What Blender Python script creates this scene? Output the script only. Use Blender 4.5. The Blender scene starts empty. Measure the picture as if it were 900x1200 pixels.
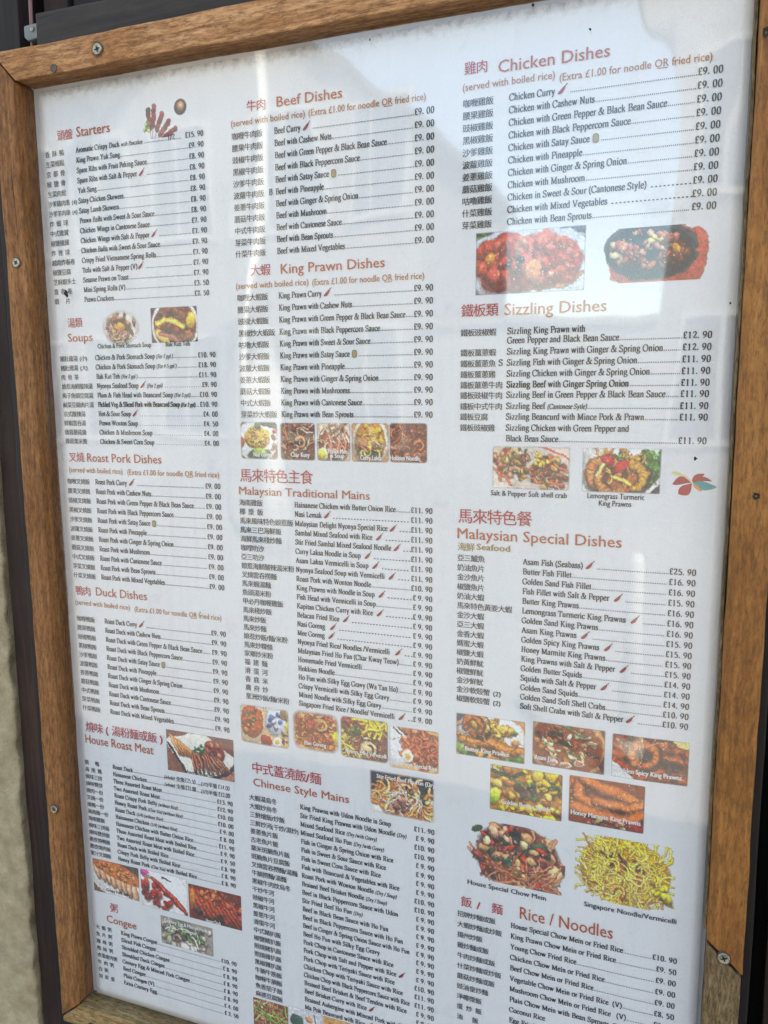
import bpy, bmesh, math, random
import numpy as np
from mathutils import Vector, noise as mnoise
random.seed(7)
SC = bpy.context.scene
COL = SC.collection
# ------------------------------------------------------------------ camera, light, exposure
S = 0.70          # metres per board unit: the camera stands one unit in front of the board
H0 = 1.50         # height of the camera above the ground
def wave(x, z):
    """how far the laminated sheet bows off its backing, in metres (negative = towards the viewer)"""
    u, v = x / S, (H0 - z) / S
    e = max(0.0, min(1.0, (u + .925) * 9)) * max(0.0, min(1.0, (.062 - u) * 12)) * max(0.0, min(1.0, (v + .452) * 9))
    return -0.0030 * e * (0.42 + 0.30 * math.sin(5.3 * u + 1.4 * v + 1.0) + 0.20 * math.sin(3.7 * v - 2.1 * u) + 0.08 * math.sin(13 * u + 4 * v))
def W(u, v, z=1.0):
    return Vector((u * S, (z - 1.0) * S, H0 - v * S))
def rot_cam():
    a, b, c = -0.13970533, -0.35802645, -0.04504111
    ca, sa, cb, sb, cc, sc = math.cos(a), math.sin(a), math.cos(b), math.sin(b), math.cos(c), math.sin(c)
    Rx = np.array([[1, 0, 0], [0, ca, -sa], [0, sa, ca]])
    Ry = np.array([[cb, 0, sb], [0, 1, 0], [-sb, 0, cb]])
    Rz = np.array([[cc, -sc, 0], [sc, cc, 0], [0, 0, 1]])
    return Rz @ Rx @ Ry
from mathutils import Matrix
R = rot_cam()
cd = bpy.data.cameras.new('camera'); cam = bpy.data.objects.new('camera', cd); COL.objects.link(cam)
def bw(d): return (d[0], d[2], -d[1])
cx, cy, cz = bw(R[:, 0]), bw(-R[:, 1]), bw(-R[:, 2])
m = Matrix(((cx[0], cy[0], cz[0], 0), (cx[1], cy[1], cz[1], -S), (cx[2], cy[2], cz[2], H0), (0, 0, 0, 1)))
cam.matrix_world = m
cd.sensor_fit = 'VERTICAL'; cd.sensor_height = 36.0; cd.lens = 1.55495685 / 2 * 36.0
cd.clip_start = 0.02; cd.clip_end = 400
SC.camera = cam
world = bpy.data.worlds.new('World'); SC.world = world; world.use_nodes = True
nt = world.node_tree
bg = nt.nodes['Background']; sky = nt.nodes.new('ShaderNodeTexSky')
sky.sky_type = 'NISHITA'; sky.sun_disc = False
sun_dir = Vector((0.50, 0.62, 0.95)).normalized()      # towards the sun: behind the wall, board in open shade
sky.sun_elevation = math.asin(sun_dir.z)
sky.sun_rotation = math.atan2(sun_dir.x, sun_dir.y)
sky.air_density = 1.0; sky.dust_density = 0.4; sky.ozone_density = 1.0
nt.links.new(sky.outputs[0], bg.inputs[0]); bg.inputs[1].default_value = 0.15
sl = bpy.data.lights.new('sun', 'SUN'); sun = bpy.data.objects.new('sun', sl); COL.objects.link(sun)
sl.energy = 2.4; sl.angle = math.radians(0.5); sl.color = (1, 0.95, 0.87)
sun.rotation_euler = sun_dir.to_track_quat('Z', 'Y').to_euler()
SC.view_settings.view_transform = 'Standard'; SC.view_settings.look = 'None'
SC.view_settings.exposure = 2.42; SC.view_settings.gamma = 1.0
SC.view_settings.use_curve_mapping = False
SC.view_settings.use_white_balance = True; SC.view_settings.white_balance_temperature = 8400; SC.view_settings.white_balance_tint = 8
SC.render.engine = 'CYCLES'
SC.cycles.max_bounces = 7; SC.cycles.transparent_max_bounces = 12; SC.cycles.use_denoising = True; SC.cycles.denoising_prefilter = 'NONE'; SC.cycles.sample_clamp_indirect = 4
SC.cycles.caustics_reflective = False; SC.cycles.caustics_refractive = False

# ------------------------------------------------------------------ helpers
def lin(c):
    return tuple((x / 255 / 12.92) if x / 255 <= 0.04045 else ((x / 255 + 0.055) / 1.055) ** 2.4 for x in c)
class NT:
    def __init__(s, name):
        s.m = bpy.data.materials.new(name); s.m.use_nodes = True; s.t = s.m.node_tree
        s.b = s.t.nodes['Principled BSDF']; s.out = s.t.nodes['Material Output']
    def n(s, typ, **kw):
        nd = s.t.nodes.new(typ)
        for k, v in kw.items():
            if k in nd.inputs.keys() if isinstance(k, str) else False: nd.inputs[k].default_value = v
            else: setattr(nd, k, v)
        return nd
    def l(s, a, b): s.t.links.new(a, b)
    def coord(s, scale=(1, 1, 1), kind='Object'):
        tc = s.n('ShaderNodeTexCoord'); mp = s.n('ShaderNodeMapping'); mp.inputs['Scale'].default_value = scale
        s.l(tc.outputs[kind], mp.inputs[0]); return mp.outputs[0]
    def noise(s, vec, scale, detail=6, rough=0.6, dist=0):
        x = s.n('ShaderNodeTexNoise'); x.inputs['Scale'].default_value = scale; x.inputs['Detail'].default_value = detail
        x.inputs['Roughness'].default_value = rough; x.inputs['Distortion'].default_value = dist
        if vec is not None: s.l(vec, x.inputs['Vector'])
        return x.outputs['Fac']
    def ramp(s, fac, stops):
        r = s.n('ShaderNodeValToRGB'); e = r.color_ramp.elements
        while len(e) < len(stops): e.new(0.5)
        for i, (p, c) in enumerate(stops):
            e[i].position = p; e[i].color = (*c, 1) if len(c) == 3 else c
        s.l(fac, r.inputs[0]); return r.outputs[0]
    def mix(s, fac, a, b, mode='MIX'):
        x = s.n('ShaderNodeMix'); x.data_type = 'RGBA'; x.blend_type = mode
        for sock, val in ((x.inputs[0], fac), (x.inputs[6], a), (x.inputs[7], b)):
            if isinstance(val, (int, float)): sock.default_value = val
            elif isinstance(val, tuple): sock.default_value = (*val, 1) if len(val) == 3 else val
            else: s.l(val, sock)
        return x.outputs[2]
    def bump(s, h, strength=0.3, dist=0.001, nrm=None):
        b = s.n('ShaderNodeBump'); b.inputs['Strength'].default_value = strength; b.inputs['Distance'].default_value = dist
        s.l(h, b.inputs['Height'])
        if nrm is not None: s.l(nrm, b.inputs['Normal'])
        return b.outputs[0]
def simple(name, col, rough=0.6, metal=0.0, spec=0.5):
    t = NT(name); t.b.inputs['Base Color'].default_value = (*col, 1); t.b.inputs['Roughness'].default_value = rough
    t.b.inputs['Metallic'].default_value = metal; t.b.inputs['Specular IOR Level'].default_value = spec
    return t.m
def noisy(name, c0, c1, scale=8, rough=0.8, bump=0.3, bd=0.002, stretch=(1, 1, 1), p0=0.35, p1=0.65):
    t = NT(name); v = t.coord(stretch); f = t.noise(v, scale, 8, 0.65)
    t.l(t.ramp(f, [(p0, c0), (p1, c1)]), t.b.inputs['Base Color']); t.b.inputs['Roughness'].default_value = rough
    t.l(t.bump(t.noise(v, scale * 3, 6, 0.7), bump, bd), t.b.inputs['Normal'])
    return t.m
def link(o, parent=None):
    COL.objects.link(o)
    if parent is not None: o.parent = parent
    return o
def tag(o, label=None, cat=None, group=None, kind=None):
    for k, v in (('label', label), ('category', cat), ('group', group), ('kind', kind)):
        if v: o[k] = v
    return o
def empty(name, loc=(0, 0, 0)):
    o = bpy.data.objects.new(name, None); o.location = loc; o.empty_display_size = 0.05; return link(o)
def child_of(o, parent):
    o.parent = parent; o.matrix_parent_inverse = Matrix.Translation(-parent.location) if parent.parent is None else Matrix.Identity(4)
def mesh_obj(name, verts, faces, mats, parent=None, mi=None, smooth=False):
    me = bpy.data.meshes.new(name); me.from_pydata([tuple(v) for v in verts], [], faces)
    for mm in (mats if isinstance(mats, (list, tuple)) else [mats]): me.materials.append(mm)
    if mi is not None: me.polygons.foreach_set('material_index', mi)
    if smooth: me.polygons.foreach_set('use_smooth', [True] * len(me.polygons))
    me.update()
    return link(bpy.data.objects.new(name, me), parent)
def bm_obj(name, bm, mats, parent=None, smooth=False):
    bmesh.ops.recalc_face_normals(bm, faces=bm.faces[:])
    me = bpy.data.meshes.new(name); bm.to_mesh(me); bm.free()
    for mm in (mats if isinstance(mats, (list, tuple)) else [mats]): me.materials.append(mm)
    if smooth: me.polygons.foreach_set('use_smooth', [True] * len(me.polygons))
    return link(bpy.data.objects.new(name, me), parent)
def box_bm(bm, a, b, mi=0):
    vs = [bm.verts.new((x, y, z)) for x in (a[0], b[0]) for y in (a[1], b[1]) for z in (a[2], b[2])]
    for f in ((0, 1, 3, 2), (4, 6, 7, 5), (0, 4, 5, 1), (2, 3, 7, 6), (0, 2, 6, 4), (1, 5, 7, 3)):
        bm.faces.new([vs[i] for i in f]).material_index = mi
def prism(poly, z0, z1, step=0.012, amp=0.0006, bevel=0.0012, seed=0, rough_long=None):
    """timber piece: polygon in board units, from depth z0 (front) to z1 (back), cut fine and made uneven"""
    bm = bmesh.new()
    f = [bm.verts.new(W(u, v, z0)) for u, v in poly]; k = [bm.verts.new(W(u, v, z1)) for u, v in poly]
    n = len(poly); bm.faces.new(f); bm.faces.new(k[::-1])
    for i in range(n): bm.faces.new((f[i], k[i], k[(i + 1) % n], f[(i + 1) % n]))
    bmesh.ops.recalc_face_normals(bm, faces=bm.faces[:])
    if bevel: bmesh.ops.bevel(bm, geom=bm.edges[:], offset=bevel, segments=2, affect='EDGES', profile=0.6)
    us = [p[0] for p in poly]; vs = [p[1] for p in poly]
    ax = 0 if max(us) - min(us) > max(vs) - min(vs) else 2
    lo, hi = (min(us) * S, max(us) * S) if ax == 0 else (H0 - max(vs) * S, H0 - min(vs) * S)
    t = lo + step
    while t < hi:
        co = [0, 0, 0]; co[ax] = t; no = [0, 0, 0]; no[ax] = 1
        bmesh.ops.bisect_plane(bm, geom=bm.verts[:] + bm.edges[:] + bm.faces[:], plane_co=co, plane_no=no)
        t += step * random.uniform(0.7, 1.3)
    for v in bm.verts:
        p = Vector((v.co.x + seed * 3.1, v.co.y, v.co.z)) * 38
        q = Vector((v.co.x + seed, v.co.y, v.co.z)) * 9
        v.co += (mnoise.noise_vector(p) * amp + mnoise.noise_vector(q) * amp * 1.4)
    return bm

# ------------------------------------------------------------------ materials
def wood(name, axis, cols, scale=60, rough=0.75, bump=0.6, sawn=0.5, low=None):
    t = NT(name)
    st = {'X': (0.045, 1, 1), 'Z': (1, 1, 0.045)}[axis]
    v = t.coord(st); g = t.noise(v, scale * 1.5, 9, 0.66, 1.6)
    base = t.ramp(g, [(0.34, cols[0]), (0.5, cols[1]), (0.66, cols[2])])
    v2 = t.coord((1, 1, 1)); big = t.noise(v2, 9, 4, 0.5)
    base = t.mix(t.ramp(big, [(0.42, (0, 0, 0)), (0.60, (1, 1, 1))]), base, t.mix(0.65, base, cols[3], 'MIX'))
    sp = t.noise(t.coord({'X': (0.22, 1, 1), 'Z': (1, 1, 0.22)}[axis]), 360, 6, 0.8, 0.4)          # fuzzy saw texture
    base = t.mix(t.ramp(sp, [(0.40, (sawn,) * 3), (0.54, (0, 0, 0))]), base, tuple(c * 0.38 for c in cols[0]))
    base = t.mix(t.ramp(sp, [(0.56, (0, 0, 0)), (0.75, (sawn * 0.8,) * 3)]), base, tuple(min(1, c * 1.35) for c in cols[2]))
    cr = t.noise(t.coord({'X': (0.035, 1, 1), 'Z': (1, 1, 0.035)}[axis]), 190, 3, 0.5, 0.6)   # drying cracks
    base = t.mix(t.ramp(cr, [(0.27, (0.85,) * 3), (0.33, (0, 0, 0))]), base, (0.012, 0.007, 0.004))
    t.l(base, t.b.inputs['Base Color']); t.b.inputs['Roughness'].default_value = rough
    t.b.inputs['Specular IOR Level'].default_value = 0.3
    h = t.n('ShaderNodeMath'); h.operation = 'ADD'; t.l(sp, h.inputs[0]); t.l(g, h.inputs[1])
    t.l(t.bump(h.outputs[0], bump, 0.0012), t.b.inputs['Normal'])
    return t.m
M = {}
M['rail'] = wood('sawn_pine_rail', 'X', [(0.27, 0.112, 0.042), (0.44, 0.21, 0.09), (0.58, 0.32, 0.16), (0.32, 0.13, 0.042)], 70, 0.8, 0.9, 0.7)
M['stile'] = wood('sawn_pine_stile', 'Z', [(0.16, 0.062, 0.02), (0.26, 0.108, 0.036), (0.36, 0.165, 0.062), (0.22, 0.08, 0.02)], 60, 0.75, 0.8, 0.7)
M['stile_r'] = wood('varnished_pine_stile', 'Z', [(0.18, 0.066, 0.014), (0.27, 0.105, 0.024), (0.36, 0.155, 0.042), (0.20, 0.07, 0.014)], 50, 0.5, 0.5, 0.6)
M['rail_low'] = wood('pale_sawn_rail', 'X', [(0.20, 0.12, 0.045), (0.34, 0.22, 0.09), (0.46, 0.33, 0.16), (0.22, 0.10, 0.035)], 60, 0.8, 0.8, 0.8)
M['splice'] = wood('pale_sawn_stile', 'Z', [(0.13, 0.085, 0.04), (0.22, 0.15, 0.075), (0.32, 0.23, 0.12), (0.15, 0.09, 0.04)], 60, 0.8, 0.9, 0.9)
M['clad'] = wood('dark_stained_board', 'X', [(0.016, 0.013, 0.012), (0.032, 0.026, 0.023), (0.055, 0.045, 0.038), (0.028, 0.022, 0.020)], 26, 0.7, 0.35, 0.15)
M['clad_v'] = wood('dark_stained_upright', 'Z', [(0.007, 0.0040, 0.0036), (0.014, 0.0085, 0.0078), (0.023, 0.014, 0.013), (0.010, 0.008, 0.007)], 30, 0.7, 0.35, 0.15)
M['clad_red'] = wood('dark_red_upright', 'Z', [(0.010, 0.004, 0.003), (0.025, 0.010, 0.007), (0.045, 0.020, 0.013), (0.012, 0.006, 0.004)], 30, 0.7, 0.35, 0.15)
def paper_mat():
    t = NT('laminated_paper'); v = t.coord()
    f = t.noise(v, 5, 5, 0.55); base = t.ramp(f, [(0.3, (0.76, 0.76, 0.77)), (0.7, (0.82, 0.82, 0.825))])
    f2 = t.noise(v, 420, 2, 0.5); base = t.mix(t.ramp(f2, [(0.3, (0.25,) * 3), (0.5, (0, 0, 0))]), base, (0.68, 0.68, 0.69))
    d = t.noise(v, 22, 7, 0.7, 0.5); base = t.mix(t.ramp(d, [(0.60, (0, 0, 0)), (0.74, (0.28,) * 3)]), base, (0.42, 0.40, 0.38))
    # grime that crept in under the top edge
    sx = t.n('ShaderNodeSeparateXYZ'); t.l(v, sx.inputs[0])
    mr = t.n('ShaderNodeMapRange'); mr.inputs[1].default_value = H0 + 0.425 * S; mr.inputs[2].default_value = H0 + 0.447 * S
    t.l(sx.outputs[2], mr.inputs[0])
    g = t.noise(v, 120, 6, 0.75); gm = t.n('ShaderNodeMath'); gm.operation = 'MULTIPLY'; t.l(mr.outputs[0], gm.inputs[0])
    t.l(t.ramp(g, [(0.45, (0, 0, 0)), (0.7, (0.9,) * 3)]), gm.inputs[1]); base = t.mix(gm.outputs[0], base, (0.16, 0.14, 0.12))
    t.l(base, t.b.inputs['Base Color']); t.b.inputs['Roughness'].default_value = 0.38
    t.b.inputs['Coat Weight'].default_value = 0.3; t.b.inputs['Coat Roughness'].default_value = 0.10
    bv = t.coord((1, 1, 0.4)); t.l(t.bump(t.noise(bv, 7, 2, 0.4, 0.6), 0.35, 0.012), t.b.inputs['Coat Normal'])
    return t.m
M['paper'] = paper_mat()
def ink(name, rgb, rough=0.42):
    t = NT(name); t.b.inputs['Base Color'].default_value = (*lin(rgb), 1); t.b.inputs['Roughness'].default_value = rough
    return t.m
M['ink'] = ink('black_ink', (16, 16, 20)); M['ink_soft'] = ink('grey_ink', (52, 52, 60))
M['red'] = ink('rose_red_ink', (186, 34, 40)); M['brown'] = ink('burnt_orange_ink', (184, 78, 14))
M['ochre'] = ink('ochre_ink', (182, 104, 10)); M['olive'] = ink('olive_gold_ink', (160, 124, 20))
M['white_ink'] = ink('white_ink', (236, 234, 230)); M['chili'] = ink('chilli_red_ink', (150, 14, 22)); M['green'] = ink('chilli_green_ink', (40, 70, 30))
M['peanut'] = ink('peanut_tan_ink', (168, 140, 84)); M['patch'] = ink('white_sticker', (232, 232, 236))
def photo_mat():
    t = NT('printed_photo'); a = t.n('ShaderNodeVertexColor'); a.layer_name = 'print'
    t.l(a.outputs['Color'], t.b.inputs['Base Color']); t.b.inputs['Roughness'].default_value = 0.4
    tr = t.n('ShaderNodeBsdfTransparent'); mx = t.n('ShaderNodeMixShader')
    t.l(a.outputs['Alpha'], mx.inputs[0]); t.l(tr.outputs[0], mx.inputs[1]); t.l(t.b.outputs[0], mx.inputs[2]); t.l(mx.outputs[0], t.out.inputs[0])
    return t.m
M['photo'] = photo_mat()
def acrylic():
    t = NT('clear_acrylic'); g = t.n('ShaderNodeBsdfGlossy'); g.inputs['Roughness'].default_value = 0.035
    tr = t.n('ShaderNodeBsdfTransparent'); tr.inputs[0].default_value = (0.975, 0.98, 0.985, 1)
    ge = t.n('ShaderNodeNewGeometry'); dp = t.n('ShaderNodeVectorMath'); dp.operation = 'DOT_PRODUCT'
    t.l(ge.outputs['Normal'], dp.inputs[0]); t.l(ge.outputs['Incoming'], dp.inputs[1])
    def mth(op, a, b=None):
        x = t.n('ShaderNodeMath'); x.operation = op
        for i_, q in enumerate((a, b)):
            if q is None: continue
            if isinstance(q, (int, float)): x.inputs[i_].default_value = q
            else: t.l(q, x.inputs[i_])
        return x.outputs[0]
    ca_ = mth('ABSOLUTE', dp.outputs['Value']); pw = mth('POWER', mth('SUBTRACT', 1.0, ca_), 5.0)     # Schlick reflectance, same from both sides
    fres = mth('ADD', mth('MULTIPLY', pw, 0.94), 0.058)
    v = t.coord((1, 1, 0.45)); nb = t.bump(t.noise(v, 5.5, 2, 0.35, 0.4), 0.3, 0.010); t.l(nb, g.inputs['Normal'])
    mx = t.n('ShaderNodeMixShader'); t.l(fres, mx.inputs[0]); t.l(tr.outputs[0], mx.inputs[1]); t.l(g.outputs[0], mx.inputs[2])
    # a thin film of dust and dried runs
    df = t.n('ShaderNodeBsdfDiffuse'); df.inputs[0].default_value = (0.6, 0.6, 0.6, 1)
    d = t.noise(t.coord((1, 1, 0.12)), 60, 6, 0.7); dm = t.ramp(d, [(0.5, (0.004,) * 3), (0.78, (0.05,) * 3)])
    m2 = t.n('ShaderNodeMixShader'); t.l(dm, m2.inputs[0]); t.l(mx.outputs[0], m2.inputs[1]); t.l(df.outputs[0], m2.inputs[2])
    t.l(m2.outputs[0], t.out.inputs[0]); return t.m
M['acrylic'] = acrylic()
M['backing'] = noisy('white_backing_board', (0.55, 0.55, 0.56), (0.66, 0.66, 0.68), 12, 0.5, 0.05)
M['steel'] = noisy('screw_steel', (0.16, 0.13, 0.09), (0.50, 0.47, 0.38), 700, 0.42, 0.2, 0.0003); M['steel'].node_tree.nodes['Principled BSDF'].inputs['Metallic'].default_value = 0.85; M['recess'] = simple('screw_recess', (0.02, 0.02, 0.018), 0.6, 0.6)
M['rust'] = simple('rusty_nail', (0.10, 0.07, 0.05), 0.6, 0.5)
M['plaster'] = noisy('cream_roughcast', (0.33, 0.265, 0.16), (0.50, 0.41, 0.26), 45, 0.95, 0.8, 0.008)
M['gap_shade'] = simple('black_gap_shade', (0.008, 0.006, 0.006), 0.9)  # near-black colour paints in the shade of the gaps around the planks
M['cable'] = simple('pinkish_cable_sheath', (0.17, 0.07, 0.07), 0.45); M['post_paint'] = simple('white_post_paint', (0.8, 0.8, 0.78), 0.4); M['clip'] = noisy('grey_plastic_clip', (0.10, 0.12, 0.12), (0.16, 0.18, 0.18), 30, 0.5, 0.1)
M['paving'] = noisy('paving', (0.24, 0.235, 0.22), (0.32, 0.31, 0.29), 3, 0.9, 0.3)
M['asphalt'] = noisy('pale_paving', (0.24, 0.235, 0.22), (0.32, 0.31, 0.29), 6, 0.95, 0.3)
M['render_w'] = noisy('white_render', (0.26, 0.25, 0.25), (0.34, 0.33, 0.32), 2, 0.9, 0.1); M['render_g'] = noisy('grey_render', (0.26, 0.25, 0.24), (0.33, 0.32, 0.30), 2, 0.9, 0.1)
M['pane'] = simple('window_glass', (0.12, 0.13, 0.14), 0.05, 0.0, 0.8); M['frame_w'] = simple('white_window_paint', (0.5, 0.5, 0.49), 0.4)
M['slate'] = noisy('slate', (0.06, 0.065, 0.075), (0.10, 0.105, 0.115), 8, 0.7, 0.3); M['speck'] = simple('dark_dirt', (0.02, 0.018, 0.015), 0.9)

# ------------------------------------------------------------------ the setting: ground, wall, street opposite
def setting_box(name, a, b, mat):
    bm = bmesh.new(); box_bm(bm, a, b); o = bm_obj(name, bm, mat); o['kind'] = 'structure'; return o
g = mesh_obj('ground', [(-150, -150, 0), (150, -150, 0), (150, 150, 0), (-150, 150, 0)], [(0, 1, 2, 3)], M['asphalt']); g['kind'] = 'structure'
setting_box('pavement', (-30, -1.9, 0.002), (30, 2.0, 0.12), M['paving'])

def rough_wall(x0, x1, z0, z1, y):
    """plaster wall with an uneven trowelled face and a chipped right-hand edge"""
    bm = bmesh.new(); nx, nz = 46, 300
    xs = [x0 + (x1 - x0) * (1 - (1 - i / nx) ** 3.2) for i in range(nx + 1)]
    zs = [z0 + (z1 - z0) * j / nz for j in range(nz + 1)]
    grid = []
    for i, x in enumerate(xs):
        colm = []
        for z in zs:
            p = Vector((x, 0, z)); edge = (i / nx) ** 6
            d = mnoise.fractal(p * 14, 1.0, 2.0, 4) * 0.0035 + mnoise.fractal(p * 60, 1.0, 2.0, 3) * 0.0010
            jag = mnoise.fractal(Vector((0, 3, z * 28)), 1.0, 2.0, 5) * 0.0055 * edge
            colm.append(bm.verts.new((x + jag, y - d + 0.010 * edge ** 3, z)))
        grid.append(colm)
    for i in range(nx):
        for j in range(nz): bm.faces.new((grid[i][j], grid[i + 1][j], grid[i + 1][j + 1], grid[i][j + 1]))
    bk = [bm.verts.new((v.co.x + 0.004, y + 0.11, v.co.z)) for v in grid[-1]]
    for j in range(nz): bm.faces.new((grid[-1][j], bk[j], bk[j + 1], grid[-1][j + 1]))
    return bm
pw = empty('plaster_wall', (-2.2, 0.1, 0.12))
o = bm_obj('plaster_face', rough_wall(-3.6, -1.117 * S, 0.12, 3.4, 0.042), M['plaster'], None, True); child_of(o, pw)
bm = bmesh.new(); box_bm(bm, (-3.6, 0.152, 0.12), (-1.117 * S, 0.32, 3.4)); o = bm_obj('wall_core', bm, M['plaster']); child_of(o, pw)
tag(pw, 'cream roughcast plaster wall with a chipped edge at the far left', 'wall')

clad = empty('timber_wall', (0.4, 0.10, 0.12))
bm = bmesh.new(); box_bm(bm, (-1.117 * S, 0.125, 0.12), (3.2, 0.30, 3.4)); o = bm_obj('wall_core', bm, M['gap_shade']); child_of(o, clad)
def plank(u0, u1, v0, v1, z0, z1, mat, seed, label=None, name='plank'):
    bm = prism([(u0, v0), (u1, v0), (u1, v1), (u0, v1)], z0, z1, 0.03, 0.0006, 0.0015, seed)
    o = bm_obj(name, bm, mat); child_of(o, clad)
    if label: o['label'] = label
    return o
VT, VB = -2.6, 1.95
plank(-1.112, -1.072, VT, VB, 1.07, 1.12, M['clad_red'], 1, 'narrow dark brown upright beside the plaster')
plank(-1.066, -0.997, VT, VB, 1.062, 1.12, M['clad_v'], 2, 'near-black upright plank left of the cable')
u = -0.968
k = 0
for w in (0.052, 0.060, 0.072, 0.055, 0.066, 0.05, 0.07, 0.06, 0.068, 0.055, 0.07, 0.06, 0.07, 0.06, 0.07, 0.06, 0.05):
    plank(u, u + w - 0.005, VT, VB, 1.085 + 0.006 * (k % 2), 1.13, M['clad_red'] if k % 2 == 0 else M['clad_v'], 3 + k); u += w; k += 1
plank(-0.935, 0.24, -0.568, -0.462, 1.030, 1.082, M['clad'], 21, 'grey-brown horizontal board above the frame', 'top_board')
plank(0.070, 0.1155, -0.44, 1.3, 1.030, 1.082, M['clad_v'], 22, 'dark upright batten to the right of the frame', 'batten')
plank(0.135, 0.24, -0.44, 1.3, 1.045, 1.082, M['clad_red'], 23)
u = 0.25
for k in range(22):
    plank(u, u + 0.145, VT, VB, 1.075, 1.12, M['clad_v'] if k % 2 else M['clad_red'], 40 + k); u += 0.15
tag(clad, 'dark stained timber boarding behind the wooden frame', 'wall')

# houses across the street: seen only as reflections in the acrylic, and lighting the shade
def facade(name, x0, x1, y, h, mat, label, cols, rows, w=0.9, wh=1.3, roof=True, gable=0):
    root = empty(name, ((x0 + x1) / 2, y - 2, 0.0))
    bm = bmesh.new(); box_bm(bm, (x0, y - 5, 0), (x1, y, h)); o = bm_obj('wall', bm, mat); child_of(o, root)
    for i in range(cols):
        for j in range(rows):
            cx_ = x0 + (x1 - x0) * (i + 0.5) / cols; z = 1.0 + j * 2.6
            bm = bmesh.new()
            for a, b in (((cx_ - w / 2 - .07, z - .07), (cx_ + w / 2 + .07, z)), ((cx_ - w / 2 - .07, z + wh), (cx_ + w / 2 + .07, z + wh + .07)),
                         ((cx_ - w / 2 - .07, z), (cx_ - w / 2, z + wh)), ((cx_ + w / 2, z), (cx_ + w / 2 + .07, z + wh)), ((cx_ - .025, z), (cx_ + .025, z + wh))):
                box_bm(bm, (a[0], y, a[1]), (b[0], y + .05, b[1]))
            f = bm_obj('window', bm, M['frame_w']); child_of(f, root)
            bm = bmesh.new(); box_bm(bm, (cx_ - w / 2, y + .004, z), (cx_ + w / 2, y + .012, z + wh))
            p = bm_obj('pane', bm, M['pane']); p.parent = f
    if gable:
        bm = bmesh.new(); xm = (x0 + x1) / 2  # gable wall as one closed piece
        a = [bm.verts.new(p) for p in ((x0, y, h), (x1, y, h), (xm, y, h + gable))]; b = [bm.verts.new(p) for p in ((x0, y - 5, h), (x1, y - 5, h), (xm, y - 5, h + gable))]
        bm.faces.new(a); bm.faces.new(b[::-1]); [bm.faces.new((a[i], a[(i + 1) % 3], b[(i + 1) % 3], b[i])) for i in range(3)]; o = bm_obj('gable', bm, mat); child_of(o, root)
        bm = bmesh.new()
        for sx in (x0, x1):
            k_ = -1 if sx == x0 else 1
            p = [(sx + k_ * .15, y + .15, h - .12), (xm, y + .15, h + gable + .02), (xm, y - 5.1, h + gable + .02), (sx + k_ * .15, y - 5.1, h - .12)]
            lo = [bm.verts.new(q) for q in p]; hi = [bm.verts.new((q[0], q[1], q[2] + .12)) for q in p]
            bm.faces.new(lo); bm.faces.new(hi[::-1])
            for i in range(4): bm.faces.new((lo[i], lo[(i + 1) % 4], hi[(i + 1) % 4], hi[i]))
        o = bm_obj('roof', bm, M['slate']); child_of(o, root)
    elif roof:
        bm = bmesh.new()
        pts = [(x0 - .2, y + .3, h), (x1 + .2, y + .3, h), (x1 + .2, y - 2.5, h + 1.9), (x0 - .2, y - 2.5, h + 1.9), (x0 - .2, y - 5.3, h), (x1 + .2, y - 5.3, h)]
        vs = [bm.verts.new(p) for p in pts]
        for q in ((0, 1, 2, 3), (3, 2, 5, 4), (0, 3, 4), (1, 5, 2), (0, 4, 5, 1)): bm.faces.new([vs[i] for i in q])
        o = bm_obj('roof', bm, M['slate']); child_of(o, root)
    tag(root, label, 'house', 'houses across the street')
    return root
YF = -8.6
facade('terraced_house', -13.5, -8.2, YF, 5.6, M['render_g'], 'grey rendered house opposite, reflected at the far left of the board', 3, 2)
facade('terraced_house', -8.1, -2.75, YF + 0.2, 4.5, M['render_w'], 'white gabled house opposite, reflected in the left part of the acrylic', 4, 2, gable=1.9)
facade('terraced_house', -0.35, 4.6, YF, 6.4, M['render_w'], 'white house opposite, reflected along the right edge of the acrylic', 3, 2)
facade('terraced_house', 4.7, 12.0, YF + 0.1, 5.8, M['render_g'], 'grey house opposite, out to the right of the gap', 4, 2)
gw = empty('garden_wall', (-2, YF, 0)); bm = bmesh.new(); box_bm(bm, (-2.75, YF - 0.2, 0), (-0.35, YF, 2.3)); box_bm(bm, (-2.73, YF - 0.25, 2.3), (-0.37, YF + 0.05, 2.38))
o = bm_obj('wall', bm, M['render_g']); child_of(o, gw); tag(gw, 'low rendered wall closing the gap between the houses opposite', 'wall')

def lathe(pts, x, y, seg=20):
    bm = bmesh.new(); rings = [[bm.verts.new((x + math.cos(2 * math.pi * k / seg) * r, y + math.sin(2 * math.pi * k / seg) * r, z)) for k in range(seg)] for r, z in pts]
    for i in range(len(rings) - 1):
        for k in range(seg): bm.faces.new((rings[i][k], rings[i][(k + 1) % seg], rings[i + 1][(k + 1) % seg], rings[i + 1][k]))
    bm.faces.new(rings[-1]); bm.faces.new(rings[0][::-1]); return bm
lp = empty('lamp_post', (-3.7, -6.0, 0)); o = bm_obj('post', lathe([(.11, 0), (.11, .9), (.07, 1.0), (.055, 5.4)], -3.7, -6.0), M['post_paint'], None, True); child_of(o, lp)
o = bm_obj('lantern', lathe([(.06, 5.4), (.16, 5.5), (.22, 5.85), (.10, 5.98), (.03, 6.08)], -3.7, -6.0), M['frame_w'], None, True); child_of(o, lp)
tag(lp, 'tall pale lamp post across the street, reflected as a thin upright streak', 'lamp post')
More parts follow.
